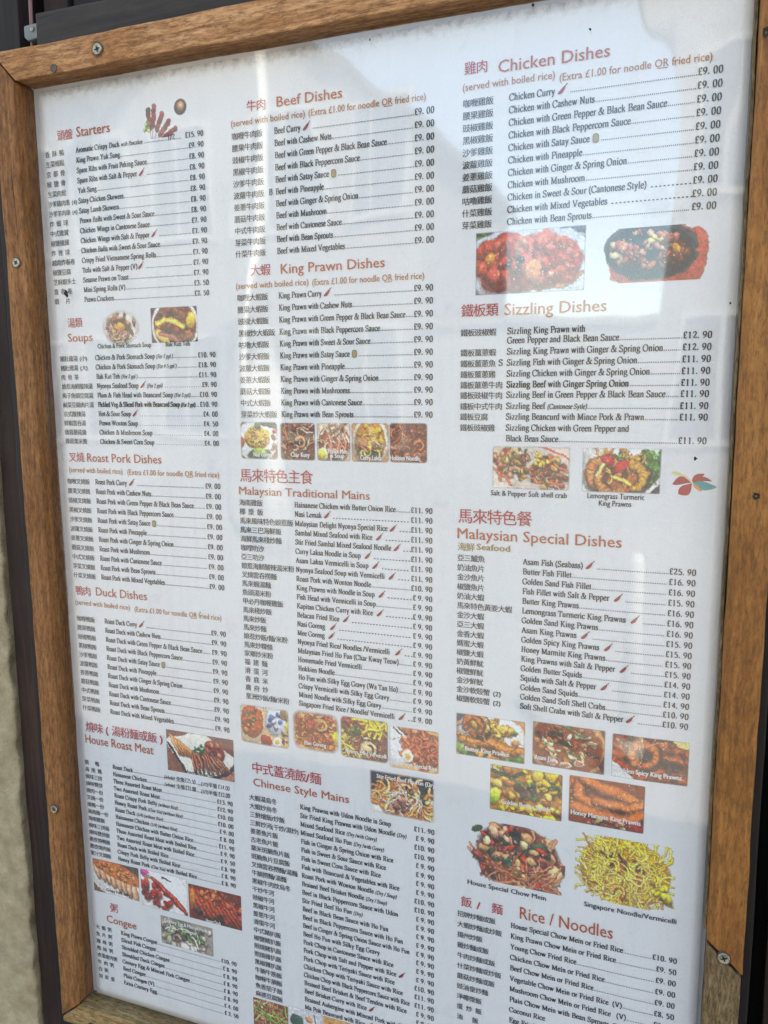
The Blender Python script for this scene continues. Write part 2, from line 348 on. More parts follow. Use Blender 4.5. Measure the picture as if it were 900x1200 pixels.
bo = empty('bollard', (-0.115, -2.35, 0.12)); o = bm_obj('post', lathe([(.045, .12), (.045, .86), (.030, .90)], -0.115, -2.35), M['post_paint'], None, True); child_of(o, bo)
o = bm_obj('collar', lathe([(.075, .12), (.075, .16), (.05, .19)], -0.115, -2.35), M['post_paint'], None, True); child_of(o, bo)
tag(bo, 'short white bollard on the pavement, reflected low in the right of the acrylic', 'bollard')

# ------------------------------------------------------------------ cable and clip at the top left
cable_pts = [(-0.9635 + 0.0012 * math.sin(v * 17), v) for v in [-2.0 + 0.04 * i for i in range(48)]]
def tube(pts, r, seg=10):
    bm = bmesh.new(); rings = []
    for i, p in enumerate(pts):
        d = (pts[min(i + 1, len(pts) - 1)] - pts[max(i - 1, 0)]).normalized()
        a = d.orthogonal().normalized() if i == 0 else (a - d * a.dot(d)).normalized(); b = d.cross(a)
        rings.append([bm.verts.new(p + (a * math.cos(t) + b * math.sin(t)) * r) for t in [2 * math.pi * k / seg for k in range(seg)]])
    for i in range(len(rings) - 1):
        for k in range(seg): bm.faces.new((rings[i][k], rings[i][(k + 1) % seg], rings[i + 1][(k + 1) % seg], rings[i + 1][k]))
    bm.faces.new(rings[0][::-1]); bm.faces.new(rings[-1]); return bm
o = bm_obj('cable', tube([W(a, v, 1.052) for a, v in cable_pts], 0.0021), M['cable'], None, True)
tag(o, 'thin pinkish cable running up beside the top left corner of the frame', 'cable')
cl = empty('cable_clip', W(-0.955, -0.545, 1.05))
bm2 = prism([(-0.969, -0.5615), (-0.944, -0.5625), (-0.938, -0.556), (-0.9375, -0.541), (-0.962, -0.539), (-0.969, -0.545)], 1.0405, 1.085, 0.5, 0.0003, 0.002, 5)
o = bm_obj('clip_body', bm2, M['clip']); child_of(o, cl)
bm = bmesh.new(); bmesh.ops.create_uvsphere(bm, u_segments=14, v_segments=8, radius=0.0026)
for v in bm.verts: v.co = Vector((v.co.x, v.co.y * 0.5, v.co.z)) + W(-0.9515, -0.5535, 1.0395)
o = bm_obj('nail_head', bm, M['steel'], None, True); child_of(o, cl)
tag(cl, 'small grey plastic clip nailed over the pink cable', 'clip')

# ------------------------------------------------------------------ the wooden frame with its acrylic pane
ZF, ZB = 0.970, 1.028
UL, UR, VTOP, VBOT = -0.9275, 0.0585, -0.4535, 1.037
OL, OR_, OT, OB = -0.9655, 0.1005, -0.4955, 1.078
frame = empty('display_frame', W(-0.43, 1.078, 1.0))
def fpart(name, poly, mat, seed, label=None, z0=ZF, step=0.010, amp=0.0007, bevel=0.0013, z1=ZB):
    o = bm_obj(name, prism(poly, z0, z1, step, amp, bevel, seed), mat); child_of(o, frame)
    if label: o['label'] = label
    return o
e = 0.0012
fpart('top_rail', [(OL, OT), (OR_, OT), (UR + e, VTOP), (UL + e, VTOP)], M['rail'], 1, 'rough sawn tan rail along the top')
fpart('left_stile', [(OL, OT + 2 * e), (UL, VTOP + 2 * e), (UL, VBOT - e), (OL, 1.066)], M['stile'], 2, 'tan upright, darker and smoother towards its foot')
fpart('bottom_rail', [(UL + e, VBOT), (UR, VBOT), (OR_, OB), (OL + 0.001, OB), (OL + 0.001, 1.070)], M['rail_low'], 3, 'rail along the bottom with a pale sawn upper face')
fpart('right_stile', [(UR, VTOP + e), (OR_, OT + e), (OR_, 0.702), (UR, 0.664)], M['stile_r'], 4, 'orange-brown varnished upright on the right')
fpart('right_stile_foot', [(UR + 0.0006, 0.668), (OR_ - 0.0012, 0.706), (OR_ - 0.0012, OB - 2 * e), (UR + 0.0006, VBOT - 2 * e)], M['splice'], 5, 'pale rough sawn lower piece spliced to the right upright')
# narrow retaining bead between the acrylic and the right upright
fpart('edge_bead', [(UR - 0.0035, VTOP + 0.004), (UR - 0.0008, VTOP + 0.004), (UR - 0.0008, 0.66), (UR - 0.0035, 0.66)], M['splice'], 9, 'thin pale splinter of bead along the right edge', z0=0.9835, z1=1.0, bevel=0.0003, amp=0.0008)
bm = bmesh.new(); a = W(UL - 0.004, VBOT + 0.004, 1.0085); b = W(UR + 0.004, VTOP - 0.004, 1.016); box_bm(bm, a, b)
o = bm_obj('backing_board', bm, M['backing']); child_of(o, frame)
def screw(u, v, z, r, name='screw', mat='steel', ang=0.3, cross=True):
    if cross:
        bm = bmesh.new(); c = W(u, v, z); n = 20; c.y -= 0.0009
        vs = [bm.verts.new(c + Vector((math.cos(t) * r * random.uniform(1.12, 1.4), 0, math.sin(t) * r * random.uniform(1.12, 1.45)))) for t in [2 * math.pi * k / n for k in range(n)]]
        ct = bm.verts.new(c + Vector((0, 0.0004, 0)))
        for k in range(n): bm.faces.new((ct, vs[k], vs[(k + 1) % n]))
        o = bm_obj('countersink', bm, M['rust']); child_of(o, frame)
        z -= 0.0016
    bm = bmesh.new(); seg = 22; c = W(u, v, z)
    prof = [(0.0, -0.10), (0.45, -0.11), (0.80, -0.14), (0.93, -0.22), (1.0, -0.10), (1.0, 0.5)]
    rings = []
    for pr, py in prof[1:]:
        rings.append([bm.verts.new(c + Vector((math.cos(t) * pr * r, py * r, math.sin(t) * pr * r))) for t in [2 * math.pi * k / seg for k in range(seg)]])
    ctr = bm.verts.new(c + Vector((0, -0.10 * r, 0)))
    for k in range(seg): bm.faces.new((ctr, rings[0][k], rings[0][(k + 1) % seg]))
    for i in range(len(rings) - 1):
        for k in range(seg): bm.faces.new((rings[i][k], rings[i + 1][k], rings[i + 1][(k + 1) % seg], rings[i][(k + 1) % seg]))
    o = bm_obj(name, bm, M[mat], None, True); child_of(o, frame)
    if cross:
        bm = bmesh.new()
        for q in range(2):
            a = ang + q * math.pi / 2; dx, dz = Vector((math.cos(a), 0, math.sin(a))), Vector((-math.sin(a), 0, math.cos(a)))
            hl, hw = 0.58 * r, 0.15 * r; y = Vector((0, -0.165 * r - 0.02 * r * q, 0))
            vs = [bm.verts.new(c + y + dx * sx * hl + dz * sy * hw * (1 if abs(sx) < .5 else .5)) for sx, sy in ((-1, -1), (0, -1.3), (1, -1), (1, 1), (0, 1.3), (-1, 1))]
            bm.faces.new(vs)
        x = bm_obj('recess', bm, M['recess']); x.parent = o
    return o
screw(-0.7758, -0.4730, ZF - .0002, 0.0052, ang=0.25); screw(-0.9452, -0.1992, ZF - .0002, 0.0046, ang=0.9)
screw(-0.9480, 0.6786, ZF - .0002, 0.0044, ang=0.6); screw(0.0786, 0.6829, ZF - .0002, 0.0048, ang=0.4); screw(-0.25, -0.473, ZF, 0.0050)
o = screw(-0.8539, -0.4596, ZF + .0002, 0.0040, 'nail', 'rust', cross=False); o['label'] = 'dull flush nail near the top left corner'
def knot(u, v, r, z=ZF):
    bm = bmesh.new(); c = W(u, v, z); n = 14
    vs = [bm.verts.new(c + Vector((math.cos(t) * r * random.uniform(.6, 1.15), -0.0007, math.sin(t) * r * random.uniform(.7, 1.2)))) for t in [2 * math.pi * k / n for k in range(n)]]
    ct = bm.verts.new(c + Vector((0, 0.0006, 0)))
    for k in range(n): bm.faces.new((ct, vs[k], vs[(k + 1) % n]))
    o = bm_obj('knot', bm, M['speck']); child_of(o, frame)
knot(0.0653, -0.3678, 0.0035); knot(-0.902, 1.066, 0.0035); knot(0.083, 0.115, 0.0030)
# acrylic pane, 2 mm thick, a little in front of the menu
bm = bmesh.new(); ya, yb = -0.0075, -0.0055
nx, nz = 24, 36
for y, flip in ((ya, 0), (yb, 1)):
    gr = [[bm.verts.new((UL * S + (UR - 0.004 - UL) * S * i / nx, y - 0.0016 * math.sin(3.1 * i / nx + .4) * math.sin(2.6 * j / nz + .5), H0 - VBOT * S + (VBOT - VTOP) * S * j / nz)) for j in range(nz + 1)] for i in range(nx + 1)]
    for i in range(nx):
        for j in range(nz): bm.faces.new((gr[i][j], gr[i + 1][j], gr[i + 1][j + 1], gr[i][j + 1]))
me = bpy.data.meshes.new('acrylic_pane'); bm.to_mesh(me); bm.free(); me.materials.append(M['acrylic']); me.polygons.foreach_set('use_smooth', [True] * len(me.polygons))
o = link(bpy.data.objects.new('acrylic_pane', me)); child_of(o, frame)
for (u, v, r) in ((-0.8718, -0.1535, 0.0032), (-0.8700, -0.1490, 0.0021), (-0.1798, -0.4406, 0.0016), (-0.115, -0.4049, 0.0011), (-0.3806, -0.4330, 0.0010), (0.046, -0.098, 0.0011), (-0.870, -0.43, .0006), (0.018, .0755, .0016), (-0.66, 0.32, .0007)):
    bm = bmesh.new(); c = W(u, v); c.y = ya - 0.0022
    vs = [bm.verts.new(c + Vector((math.cos(t) * r * random.uniform(.4, 1.1), random.uniform(0, .0004), math.sin(t) * r * random.uniform(.5, 1.4)))) for t in [2 * math.pi * q / 9 for q in range(9)]]
    bm.faces.new(vs); o = bm_obj('dirt_speck', bm, M['speck']); child_of(o, frame)
tag(frame, 'sawn pine frame with an acrylic pane, screwed over the dark boards', 'display frame')

# ------------------------------------------------------------------ lettering: a pen-drawn book face, and the built-in sans for headings and Chinese
GL = {
'a': (43, ['l 31,32 31,9', 's 9,33 12,42 22,44 30,40 31,30', 's 31,9 34,2 41,5', 's 31,27 15,22 7,14 8,5 16,1 25,4 31,10']),
'b': (50, ['l 13,68 13,3', 'h 5,13,67', 's 13,34 20,43 30,43 40,36 43,23 38,8 28,2 18,3 13,9']),
'c': (43, ['s 37,34 31,43 23,44 12,38 7,23 12,7 23,1 33,4 39,11']),
'd': (50, ['l 37,68 37,2', 'h 29,37,67', 'h 37,45,2', 's 37,36 31,43 22,44 11,37 6,22 11,7 21,1 30,3 37,10']),
'e': (43, ['h 8,37,26', 's 37,26 34,39 24,44 13,39 7,24 11,8 22,1 33,4 39,12']),
'f': (32, ['s 33,62 26,67 19,64 16,54', 'l 16,54 16,2', 'h 5,29,43', 'h 7,26,2']),
'g': (49, ['s 22,44 12,40 9,31 13,22 23,18 33,23 36,32 31,41 22,44', 's 17,20 11,13 18,6 34,5 43,-3 36,-15 20,-19 7,-13 9,-4 18,2', 'h 33,46,42']),
'h': (50, ['l 12,68 12,2', 'h 4,12,67', 's 12,32 20,42 29,43 36,38 37,28', 'l 37,28 37,2', 'h 4,20,2', 'h 29,45,2']),
'i': (27, ['l 14,44 14,2', 'h 6,14,43', 'h 6,22,2', 'd 13,61']),
'j': (27, ['l 16,44 16,-10', 's 16,-10 12,-19 3,-18', 'h 8,16,43', 'd 15,61']),
'k': (50, ['l 12,68 12,2', 'h 4,12,67', 'l 13,18 36,42', 'l 21,27 41,3', 'h 27,44,42', 'h 4,20,2', 'h 30,47,2']),
'l': (27, ['l 14,68 14,2', 'h 6,14,67', 'h 6,22,2']),
'm': (77, ['l 12,44 12,2', 'h 4,12,43', 's 12,33 20,42 29,43 36,38 38,28', 'l 38,28 38,2', 's 38,33 46,42 55,43 62,38 64,28', 'l 64,28 64,2', 'h 4,20,2', 'h 30,46,2', 'h 56,72,2']),
'n': (50, ['l 12,44 12,2', 'h 4,12,43', 's 12,33 20,42 29,43 36,38 37,28', 'l 37,28 37,2', 'h 4,20,2', 'h 29,45,2']),
'o': (49, ['s 24,44 12,39 6,22 12,6 24,1 37,6 43,22 37,39 24,44']),
'p': (50, ['l 13,44 13,-20', 'h 5,13,43', 'h 5,22,-20', 's 13,35 20,43 30,43 40,36 43,23 38,8 28,2 18,3 13,9']),
'q': (50, ['l 37,44 37,-20', 'h 29,46,-20', 's 37,36 31,43 22,44 11,37 6,22 11,7 21,1 30,3 37,10']),
'r': (33, ['l 13,44 13,2', 'h 5,13,43', 's 13,30 20,41 28,43 32,38', 'h 5,22,2']),
's': (38, ['s 30,34 26,42 18,44 9,40 8,31 17,25 28,19 31,10 25,2 15,1 7,5 5,13']),
't': (28, ['l 14,56 14,10', 's 14,10 17,2 26,5', 'h 5,26,43']),
'u': (50, ['l 12,44 12,14', 'h 4,12,43', 's 12,14 14,4 22,1 31,4 37,12', 'l 37,44 37,2', 'h 29,37,43', 'h 37,45,2']),
'v': (48, ['l 10,43 24,3', 'l 24,3 38,43', 'h 3,19,43', 'h 31,46,43']),
'w': (70, ['l 10,43 22,3', 'l 22,3 35,42', 'l 35,42 47,3', 'l 47,3 60,43', 'h 3,18,43', 'h 28,40,43', 'h 53,67,43']),
'x': (49, ['l 10,43 38,3', 'l 38,43 10,3', 'h 3,19,43', 'h 30,45,43', 'h 3,18,2', 'h 30,46,2']),
'y': (48, ['l 10,43 25,4', 'l 39,43 22,-8', 's 22,-8 17,-19 8,-18', 'h 3,19,43', 'h 32,46,43']),
'z': (43, ['h 6,37,42', 'l 36,42 8,3', 'h 7,38,2']),
'A': (70, ['l 35,66 12,2', 'l 35,66 59,2', 'h 20,50,25', 'h 3,21,2', 'h 49,69,2']),
'B': (64, ['l 18,65 18,2', 'h 6,36,65', 's 34,65 48,62 51,50 45,38 32,35', 'h 18,34,35', 's 32,35 50,33 57,19 49,4 34,2', 'h 6,36,2']),
'C': (66, ['s 57,48 52,60 38,66 20,61 8,45 7,26 16,8 34,0 50,4 60,15', 'l 58,66 58,47']),
'D': (70, ['l 19,65 19,2', 'h 6,34,65', 's 32,65 50,61 62,44 62,24 50,6 32,2', 'h 6,34,2']),
'E': (60, ['l 18,65 18,2', 'h 6,52,65', 'h 18,40,35', 'h 6,54,2', 'l 52,65 52,52', 'l 40,43 40,27', 'l 54,2 57,16']),
'F': (55, ['l 18,65 18,2', 'h 6,52,65', 'h 18,40,34', 'h 7,30,2', 'l 52,65 52,51', 'l 40,42 40,26']),
'G': (71, ['s 57,50 52,61 38,66 20,61 8,45 7,26 16,8 34,0 48,2 60,7', 'l 60,28 60,5', 'h 48,69,29', 'l 58,66 58,50']),
'H': (71, ['l 17,65 17,2', 'l 54,65 54,2', 'h 17,54,35', 'h 5,29,65', 'h 42,66,65', 'h 5,29,2', 'h 42,66,2']),
'I': (33, ['l 17,65 17,2', 'h 5,29,65', 'h 5,29,2']),
'J': (39, ['l 23,65 23,14', 's 23,14 19,2 10,0 4,6', 'h 11,34,65']),
'K': (71, ['l 18,65 18,2', 'l 20,30 54,64', 'l 29,39 60,3', 'h 6,30,65', 'h 43,66,65', 'h 6,30,2', 'h 47,70,2']),
'L': (58, ['l 18,65 18,2', 'h 6,30,65', 'h 6,52,2', 'l 52,2 56,18']),
'M': (86, ['l 16,65 16,2', 'l 17,65 43,5', 'l 43,5 69,65', 'l 70,65 70,2', 'h 4,18,65', 'h 68,82,65', 'h 4,28,2', 'h 58,82,2']),
'N': (71, ['l 16,65 16,2', 'l 17,65 56,3', 'l 56,65 56,2', 'h 4,18,65', 'h 46,67,65', 'h 5,27,2']),
'O': (71, ['s 35,66 19,61 8,46 7,24 16,7 35,0 53,7 63,24 62,46 52,61 35,66']),
'P': (56, ['l 18,65 18,2', 'h 6,34,65', 's 32,65 48,62 53,48 46,34 32,31', 'h 18,34,31', 'h 6,30,2']),
'Q': (71, ['s 35,66 19,61 8,46 7,24 16,7 35,0 53,7 63,24 62,46 52,61 35,66', 's 34,1 45,-10 64,-16']),
'R': (66, ['l 18,65 18,2', 'h 6,34,65', 's 32,65 48,62 52,49 45,36 32,33', 'h 18,34,33', 'l 34,33 56,3', 'h 6,30,2', 'h 48,65,2']),
'S': (54, ['s 43,52 38,62 27,66 14,62 10,50 16,39 30,33 43,25 45,13 37,3 25,0 12,4 8,15', 'l 44,66 44,51', 'l 7,16 7,1']),
'T': (60, ['l 30,65 30,2', 'h 5,55,65', 'l 5,65 4,50', 'l 55,65 56,50', 'h 19,41,2']),
'U': (71, ['l 17,65 17,20', 's 17,20 22,4 38,0 52,6 56,22', 'l 56,65 56,22', 'h 5,29,65', 'h 47,67,65']),
'V': (70, ['l 12,65 36,2', 'l 36,2 58,65', 'h 3,24,65', 'h 48,68,65']),
'W': (94, ['l 12,65 31,3', 'l 31,3 48,64', 'l 48,64 66,3', 'l 66,3 84,65', 'h 3,24,65', 'h 37,52,65', 'h 74,92,65']),
'X': (70, ['l 12,65 57,2', 'l 56,65 13,2', 'h 4,25,65', 'h 46,66,65', 'h 4,24,2', 'h 47,67,2']),
'Y': (70, ['l 12,65 35,32', 'l 58,65 35,32', 'l 35,33 35,2', 'h 3,24,65', 'h 47,67,65', 'h 23,47,2']),
'Z': (60, ['h 8,52,65', 'l 51,65 9,3', 'h 8,54,2', 'l 8,65 8,54', 'l 54,2 55,15']),
'0': (50, ['s 25,66 13,59 8,33 13,7 25,0 37,7 42,33 37,59 25,66']),
'1': (50, ['l 26,66 26,2', 'l 13,57 26,66', 'h 15,37,2']),
'2': (50, ['s 9,51 14,63 25,66 37,59 37,45 25,26 9,6', 'h 9,40,4', 'l 40,3 43,14']),
'3': (50, ['s 10,55 17,65 28,65 36,55 32,42 20,36', 's 20,36 35,34 41,20 34,5 20,0 8,6']),
'4': (50, ['l 33,66 33,2', 'l 32,64 7,22', 'h 6,44,20']),
'5': (50, ['h 15,40,64', 'l 15,64 12,37', 's 12,37 28,40 40,28 38,10 24,0 8,6']),
'6': (50, ['s 40,65 24,56 11,38 8,20 14,5 26,0 38,6 42,20 36,35 25,39 12,32']),
'7': (50, ['h 9,43,63', 'l 42,63 22,1', 'l 9,64 8,52']),
'8': (50, ['s 25,66 13,61 12,48 25,36 38,23 39,9 26,0 12,7 11,21 25,35 37,48 36,61 25,66']),
'9': (50, ['s 10,2 26,10 38,28 41,47 35,61 24,66 12,60 8,47 14,32 25,28 38,36']),
'£': (54, ['s 44,52 39,63 29,66 20,60 19,45 22,28 18,10 9,3', 's 9,3 22,7 36,1 47,8', 'h 9,38,34']),
'&': (76, ['s 66,40 60,22 48,8 32,1 14,4 8,15 16,28 38,42 44,55 37,65 27,63 25,50 34,32 50,12 64,2 72,9', 'h 56,74,41']),
'(': (33, ['s 28,68 15,52 10,27 15,2 28,-15']), ')': (33, ['s 5,68 18,52 23,27 18,2 5,-15']),
'/': (30, ['l 27,68 3,-3']), '.': (25, ['d 12,5']), ',': (25, ['d 12,5', 'l 13,4 8,-10']), '-': (33, ['h 5,28,22']), "'": (18, ['l 9,68 9,50']),
}
def _spline(p, k=4):
    p = [np.array(q, float) for q in p]
    if len(p) < 3: return p
    closed = np.allclose(p[0], p[-1]); out = []
    n = len(p)
    for i in range(n - 1):
        a = p[i - 1] if i > 0 else (p[-2] if closed else 2 * p[0] - p[1]); b, c = p[i], p[i + 1]
        d = p[i + 2] if i + 2 < n else (p[1] if closed else 2 * p[-1] - p[-2])
        for j in range(k):
            t = j / k; out.append(0.5 * ((2 * b) + (-a + c) * t + (2 * a - 5 * b + 4 * c - d) * t * t + (-a + 3 * b - 3 * c + d) * t ** 3))
    out.append(p[-1]); return out
NIB = np.array([math.cos(math.radians(17)), math.sin(math.radians(17))])
def pen_glyph(ch, weight=1.0):
    V, F = [], []; layer = 0
    for st in GL[ch][1]:
        kind, rest = st.split(' ', 1)
        if kind == 'd':
            x, y = map(float, rest.split(',')); r = 5.6 * weight; b = len(V)
            V += [(x + r * math.cos(t), y + r * math.sin(t), layer) for t in [math.pi * k / 4 for k in range(8)]]; F.append(tuple(range(b, b + 8)))
        elif kind == 'h':
            x0, x1, y = map(float, rest.split(',')); t = 2.7 * weight; b = len(V)
            V += [(x0, y - t, layer), (x1, y - t, layer), (x1, y + t, layer), (x0, y + t, layer)]; F.append((b, b + 1, b + 2, b + 3))
        else:
            pts = [tuple(map(float, q.split(','))) for q in rest.split()]
            pts = _spline(pts, 3) if kind == 's' else [np.array(q) for q in pts]
            b = len(V); n = len(pts); cl = n > 3 and np.allclose(pts[0], pts[-1])
            for i in range(n):
                a = pts[i - 1] if i > 0 else (pts[-2] if cl else pts[0]); c = pts[i + 1] if i < n - 1 else (pts[1] if cl else pts[-1])
                d = c - a; d = d / (np.linalg.norm(d) + 1e-9); h = (2.6 + 3.4 * abs(d[0] * NIB[1] - d[1] * NIB[0]) ** 1.1) * weight
                nn = np.array([-d[1], d[0]])
                V += [(*(pts[i] + nn * h), layer), (*(pts[i] - nn * h), layer)]
            for i in range(n - 1): F.append((b + 2 * i, b + 2 * i + 1, b + 2 * i + 3, b + 2 * i + 2))
        layer += 1
    return np.array(V), F
PEN = {c: pen_glyph(c, 1.22) for c in GL}
def pen_width(text): return sum(GL.get(c, (25,))[0] for c in text)

class Ink:
    """collects printed shapes on the paper plane (board units) by ink; one mesh per printed item"""
    def __init__(s, y=-0.0006): s.v = []; s.f = []; s.mi = []; s.mats = []; s.y = y
    def slot(s, mat):
        if mat not in s.mats: s.mats.append(mat)
        return s.mats.index(mat)
    def add(s, pts, faces, mat):            # pts: (u, v, layer)
        b = len(s.v); k = s.slot(mat)
        s.v += [(u * S, s.y - l * 0.000012 + wave(u * S, H0 - v * S), H0 - v * S) for u, v, l in pts]
        s.f += [tuple(b + i for i in f) for f in faces]; s.mi += [k] * len(faces)
    def build(s, name, parent):
        if not s.v: return None
        o = mesh_obj(name, s.v, s.f, [M[x] for x in s.mats], None, s.mi)
        return o
def pen(I, text, u, v, size, xs=1.0, mat='ink', slant=0.0, mono=None):
    """size = em in board units; returns the end u"""
    e_ = size / 100.0
    for ch in text:
        if ch in PEN:
            V, F = PEN[ch]; off = 0
            adv = GL[ch][0] if mono is None else mono
            if mono is not None: off = (mono - GL[ch][0]) / 2 if ch != '.' else 0
            I.add([(u + (x + off + slant * y) * e_ * xs, v - y * e_, l) for x, y, l in V], F, mat)
            u += adv * e_ * xs
        else: u += (25 if mono is None else mono) * e_ * xs
    return u
# glyphs of the built-in font (Chinese falls back to its CJK face)
_glyph = {}
def load_glyphs(chars, offset=0.0, key='c'):
    obs = []
    for ch in chars:
        if (key, ch) in _glyph: continue
        cu = bpy.data.curves.new('glyph', 'FONT'); cu.body = ch; cu.size = 1.0; cu.resolution_u = 2; cu.offset = offset; cu.fill_mode = 'FRONT'
        ob = bpy.data.objects.new('glyph', cu); COL.objects.link(ob); obs.append((ch, ob))
    dg = bpy.context.evaluated_depsgraph_get(); dg.update()
    for ch, ob in obs:
        me = bpy.data.meshes.new_from_object(ob.evaluated_get(dg))
        n = len(me.vertices); co = np.zeros(n * 3); me.vertices.foreach_get('co', co); co = co.reshape(-1, 3)
        _glyph[(key, ch)] = (co[:, :2].copy(), [tuple(p.vertices) for p in me.polygons])
        bpy.data.meshes.remove(me); cu = ob.data; bpy.data.objects.remove(ob); bpy.data.curves.remove(cu)
def cjk(I, text, u, v, cw, mat='ink', key='c', hh=1.0, layer=0, maxw=None):
    hs = cw
    if maxw:
        need = sum(cw * .5 if c == ' ' else GL[c][0] / 100 * cw if c in GL else cw for c in text)
        if need > maxw: cw *= maxw / need
    for ch in text:
        if ch == ' ': u += cw * 0.5; continue
        if ch in PEN:
            u = pen(I, ch, u, v, cw * 1.0, 1.0, mat); continue
        if ch in '（）':
            V, F = PEN['(' if ch == '（' else ')']
            I.add([(u + (x + 33) / 100 * cw, v - y / 100 * cw, l) for x, y, l in V], F, mat); u += cw; continue
        if (key, ch) not in _glyph: u += cw; continue
        co, F = _glyph[(key, ch)]
        for q, dx in enumerate((0, .024) if key == 'c' else (0, .012)):
            if len(co): I.add([(u + (x + dx) * cw * GS, v - y * hs * GS * hh, layer + q * 3) for x, y in co], F, mat)
        u += cw
    return u
def sans(I, text, u, v, width, cap=None, mat='brown', key='s', layer=0, slant=0):
    """a line of the built-in sans scaled to the given width; cap = cap height"""
    kk = (key, text)
    if kk not in _glyph: load_glyphs([text], SOFF[key], key)
    co, F = _glyph[kk]
    x0, x1 = co[:, 0].min(), co[:, 0].max(); sx = width / (x1 - x0)
    sy = (cap / CAPH) if cap else sx * 1.12
    for q, dx in enumerate(DUP[key]): I.add([(u + (x - x0 + dx) * sx + slant * y * sy, v - y * sy, layer + q * 3) for x, y in co], F, mat)
SOFF = {'s': 0.0, 'sb': 0.0, 'xb': 0.0}
DUP = {'s': (0, .018), 'sb': (0, .045), 'xb': (0, .04, .08)}
load_glyphs(['H', '口'], 0.0, 'probe')
CAPH = _glyph[('probe', 'H')][0][:, 1].max()
_k = _glyph[('probe', '口')][0]; GS = 0.80 / (_k[:, 0].max() - _k[:, 0].min()) if len(_k) else 1.0
GS = min(GS, 1.15)

# ------------------------------------------------------------------ layout of the print, in board units
SECS = {
'starters': {'uc': -0.9055, 'ue': -0.8478, 'up': -0.6304, 'v0': -0.3528, 'v1': -0.1403, 'n': 16, 'rt': 'Crispy Fried Vietnamese Spring Rolls', 'rw': 0.1318, 'cw': 0.0088, 'em': 0.0108},
'soups': {'uc': -0.9022, 'ue': -0.8337, 'up': -0.6239, 'v0': -0.0543, 'v1': 0.0719, 'n': 10, 'rt': 'Plum & Fish Head with Beancurd Soup', 'rw': 0.1353, 'cw': 0.0086, 'em': 0.0108},
'pork': {'uc': -0.9035, 'ue': -0.8483, 'up': -0.6238, 'v0': 0.1349, 'v1': 0.2862, 'n': 11, 'rt': 'Roast Pork with Green Pepper & Black Bean Sauce', 'rw': 0.1773, 'cw': 0.0089, 'em': 0.0116},
'duck': {'uc': -0.9028, 'ue': -0.8471, 'up': -0.6241, 'v0': 0.358, 'v1': 0.5095, 'n': 11, 'rt': 'Roast Duck with Green Pepper & Black Bean Sauce', 'rw': 0.1798, 'cw': 0.0091, 'em': 0.0116},
'house': {'uc': -0.906, 'ue': -0.8493, 'up': -0.6235, 'v0': 0.6048, 'v1': 0.7676, 'n': 14, 'rt': 'Hainanese Chicken with Butter Onion Rice', 'rw': 0.1499, 'cw': 0.0085, 'em': 0.0105},
'congee': {'uc': -0.9053, 'ue': -0.8528, 'up': -0.6273, 'v0': 0.9047, 'v1': 0.9977, 'n': 8, 'rt': 'Century Egg & Minced Pork Congee', 'rw': 0.1345, 'cw': 0.0083, 'em': 0.0105},
'beef': {'uc': -0.5872, 'ue': -0.5229, 'up': -0.3007, 'v0': -0.3429, 'v1': -0.1892, 'n': 11, 'rt': 'Beef with Green Pepper & Black Bean Sauce', 'rw': 0.1593, 'cw': 0.0094, 'em': 0.0116},
'prawn': {'uc': -0.5867, 'ue': -0.5223, 'up': -0.3015, 'v0': -0.1305, 'v1': 0.0301, 'n': 11, 'rt': 'King Prawn with Green Pepper & Black Bean Sauce', 'rw': 0.1851, 'cw': 0.0096, 'em': 0.0116},
'trad': {'uc': -0.5942, 'ue': -0.505, 'up': -0.3014, 'v0': 0.1564, 'v1': 0.4492, 'n': 23, 'rt': 'Malaysian Fried Ho Fun (Char Kway Teow)', 'rw': 0.1554, 'cw': 0.0096, 'em': 0.0112},
'style': {'uc': -0.5946, 'ue': -0.5078, 'up': -0.2976, 'v0': 0.612, 'v1': 0.9452, 'n': 25, 'rt': 'Fish in Ginger & Spring Onion with Rice', 'rw': 0.1482, 'cw': 0.0096, 'em': 0.0112},
'chicken': {'uc': -0.2653, 'ue': -0.2084, 'up': 0.0271, 'v0': -0.3448, 'v1': -0.2027, 'n': 11, 'rt': 'Chicken with Green Pepper & Black Bean Sauce', 'rw': 0.1787, 'cw': 0.0094, 'em': 0.0116},
'sizzling': {'uc': -0.2657, 'ue': -0.2061, 'up': 0.0299, 'v0': -0.0613, 'v1': 0.0594, 'n': 10, 'rt': 'Sizzling King Prawn with Ginger & Spring Onion', 'rw': 0.1835, 'cw': 0.0091, 'vs': [-0.0728, -0.0615, -0.048, -0.0345, -0.021, -0.0077, 0.0052, 0.019, 0.0322, 0.046, 0.0595], 'em': 0.0116},
'special': {'uc': -0.2679, 'ue': -0.1812, 'up': 0.0259, 'v0': 0.2161, 'v1': 0.4093, 'n': 16, 'rt': 'Lemongrass Turmeric King Prawns', 'rw': 0.1289, 'cw': 0.0092, 'em': 0.0112},
'rice': {'uc': -0.2641, 'ue': -0.1883, 'up': 0.0271, 'v0': 0.7262, 'v1': 0.8389, 'n': 8, 'rt': 'House Special Chow Mein or Fried Rice', 'rw': 0.1485, 'cw': 0.0091, 'em': 0.0112},
}
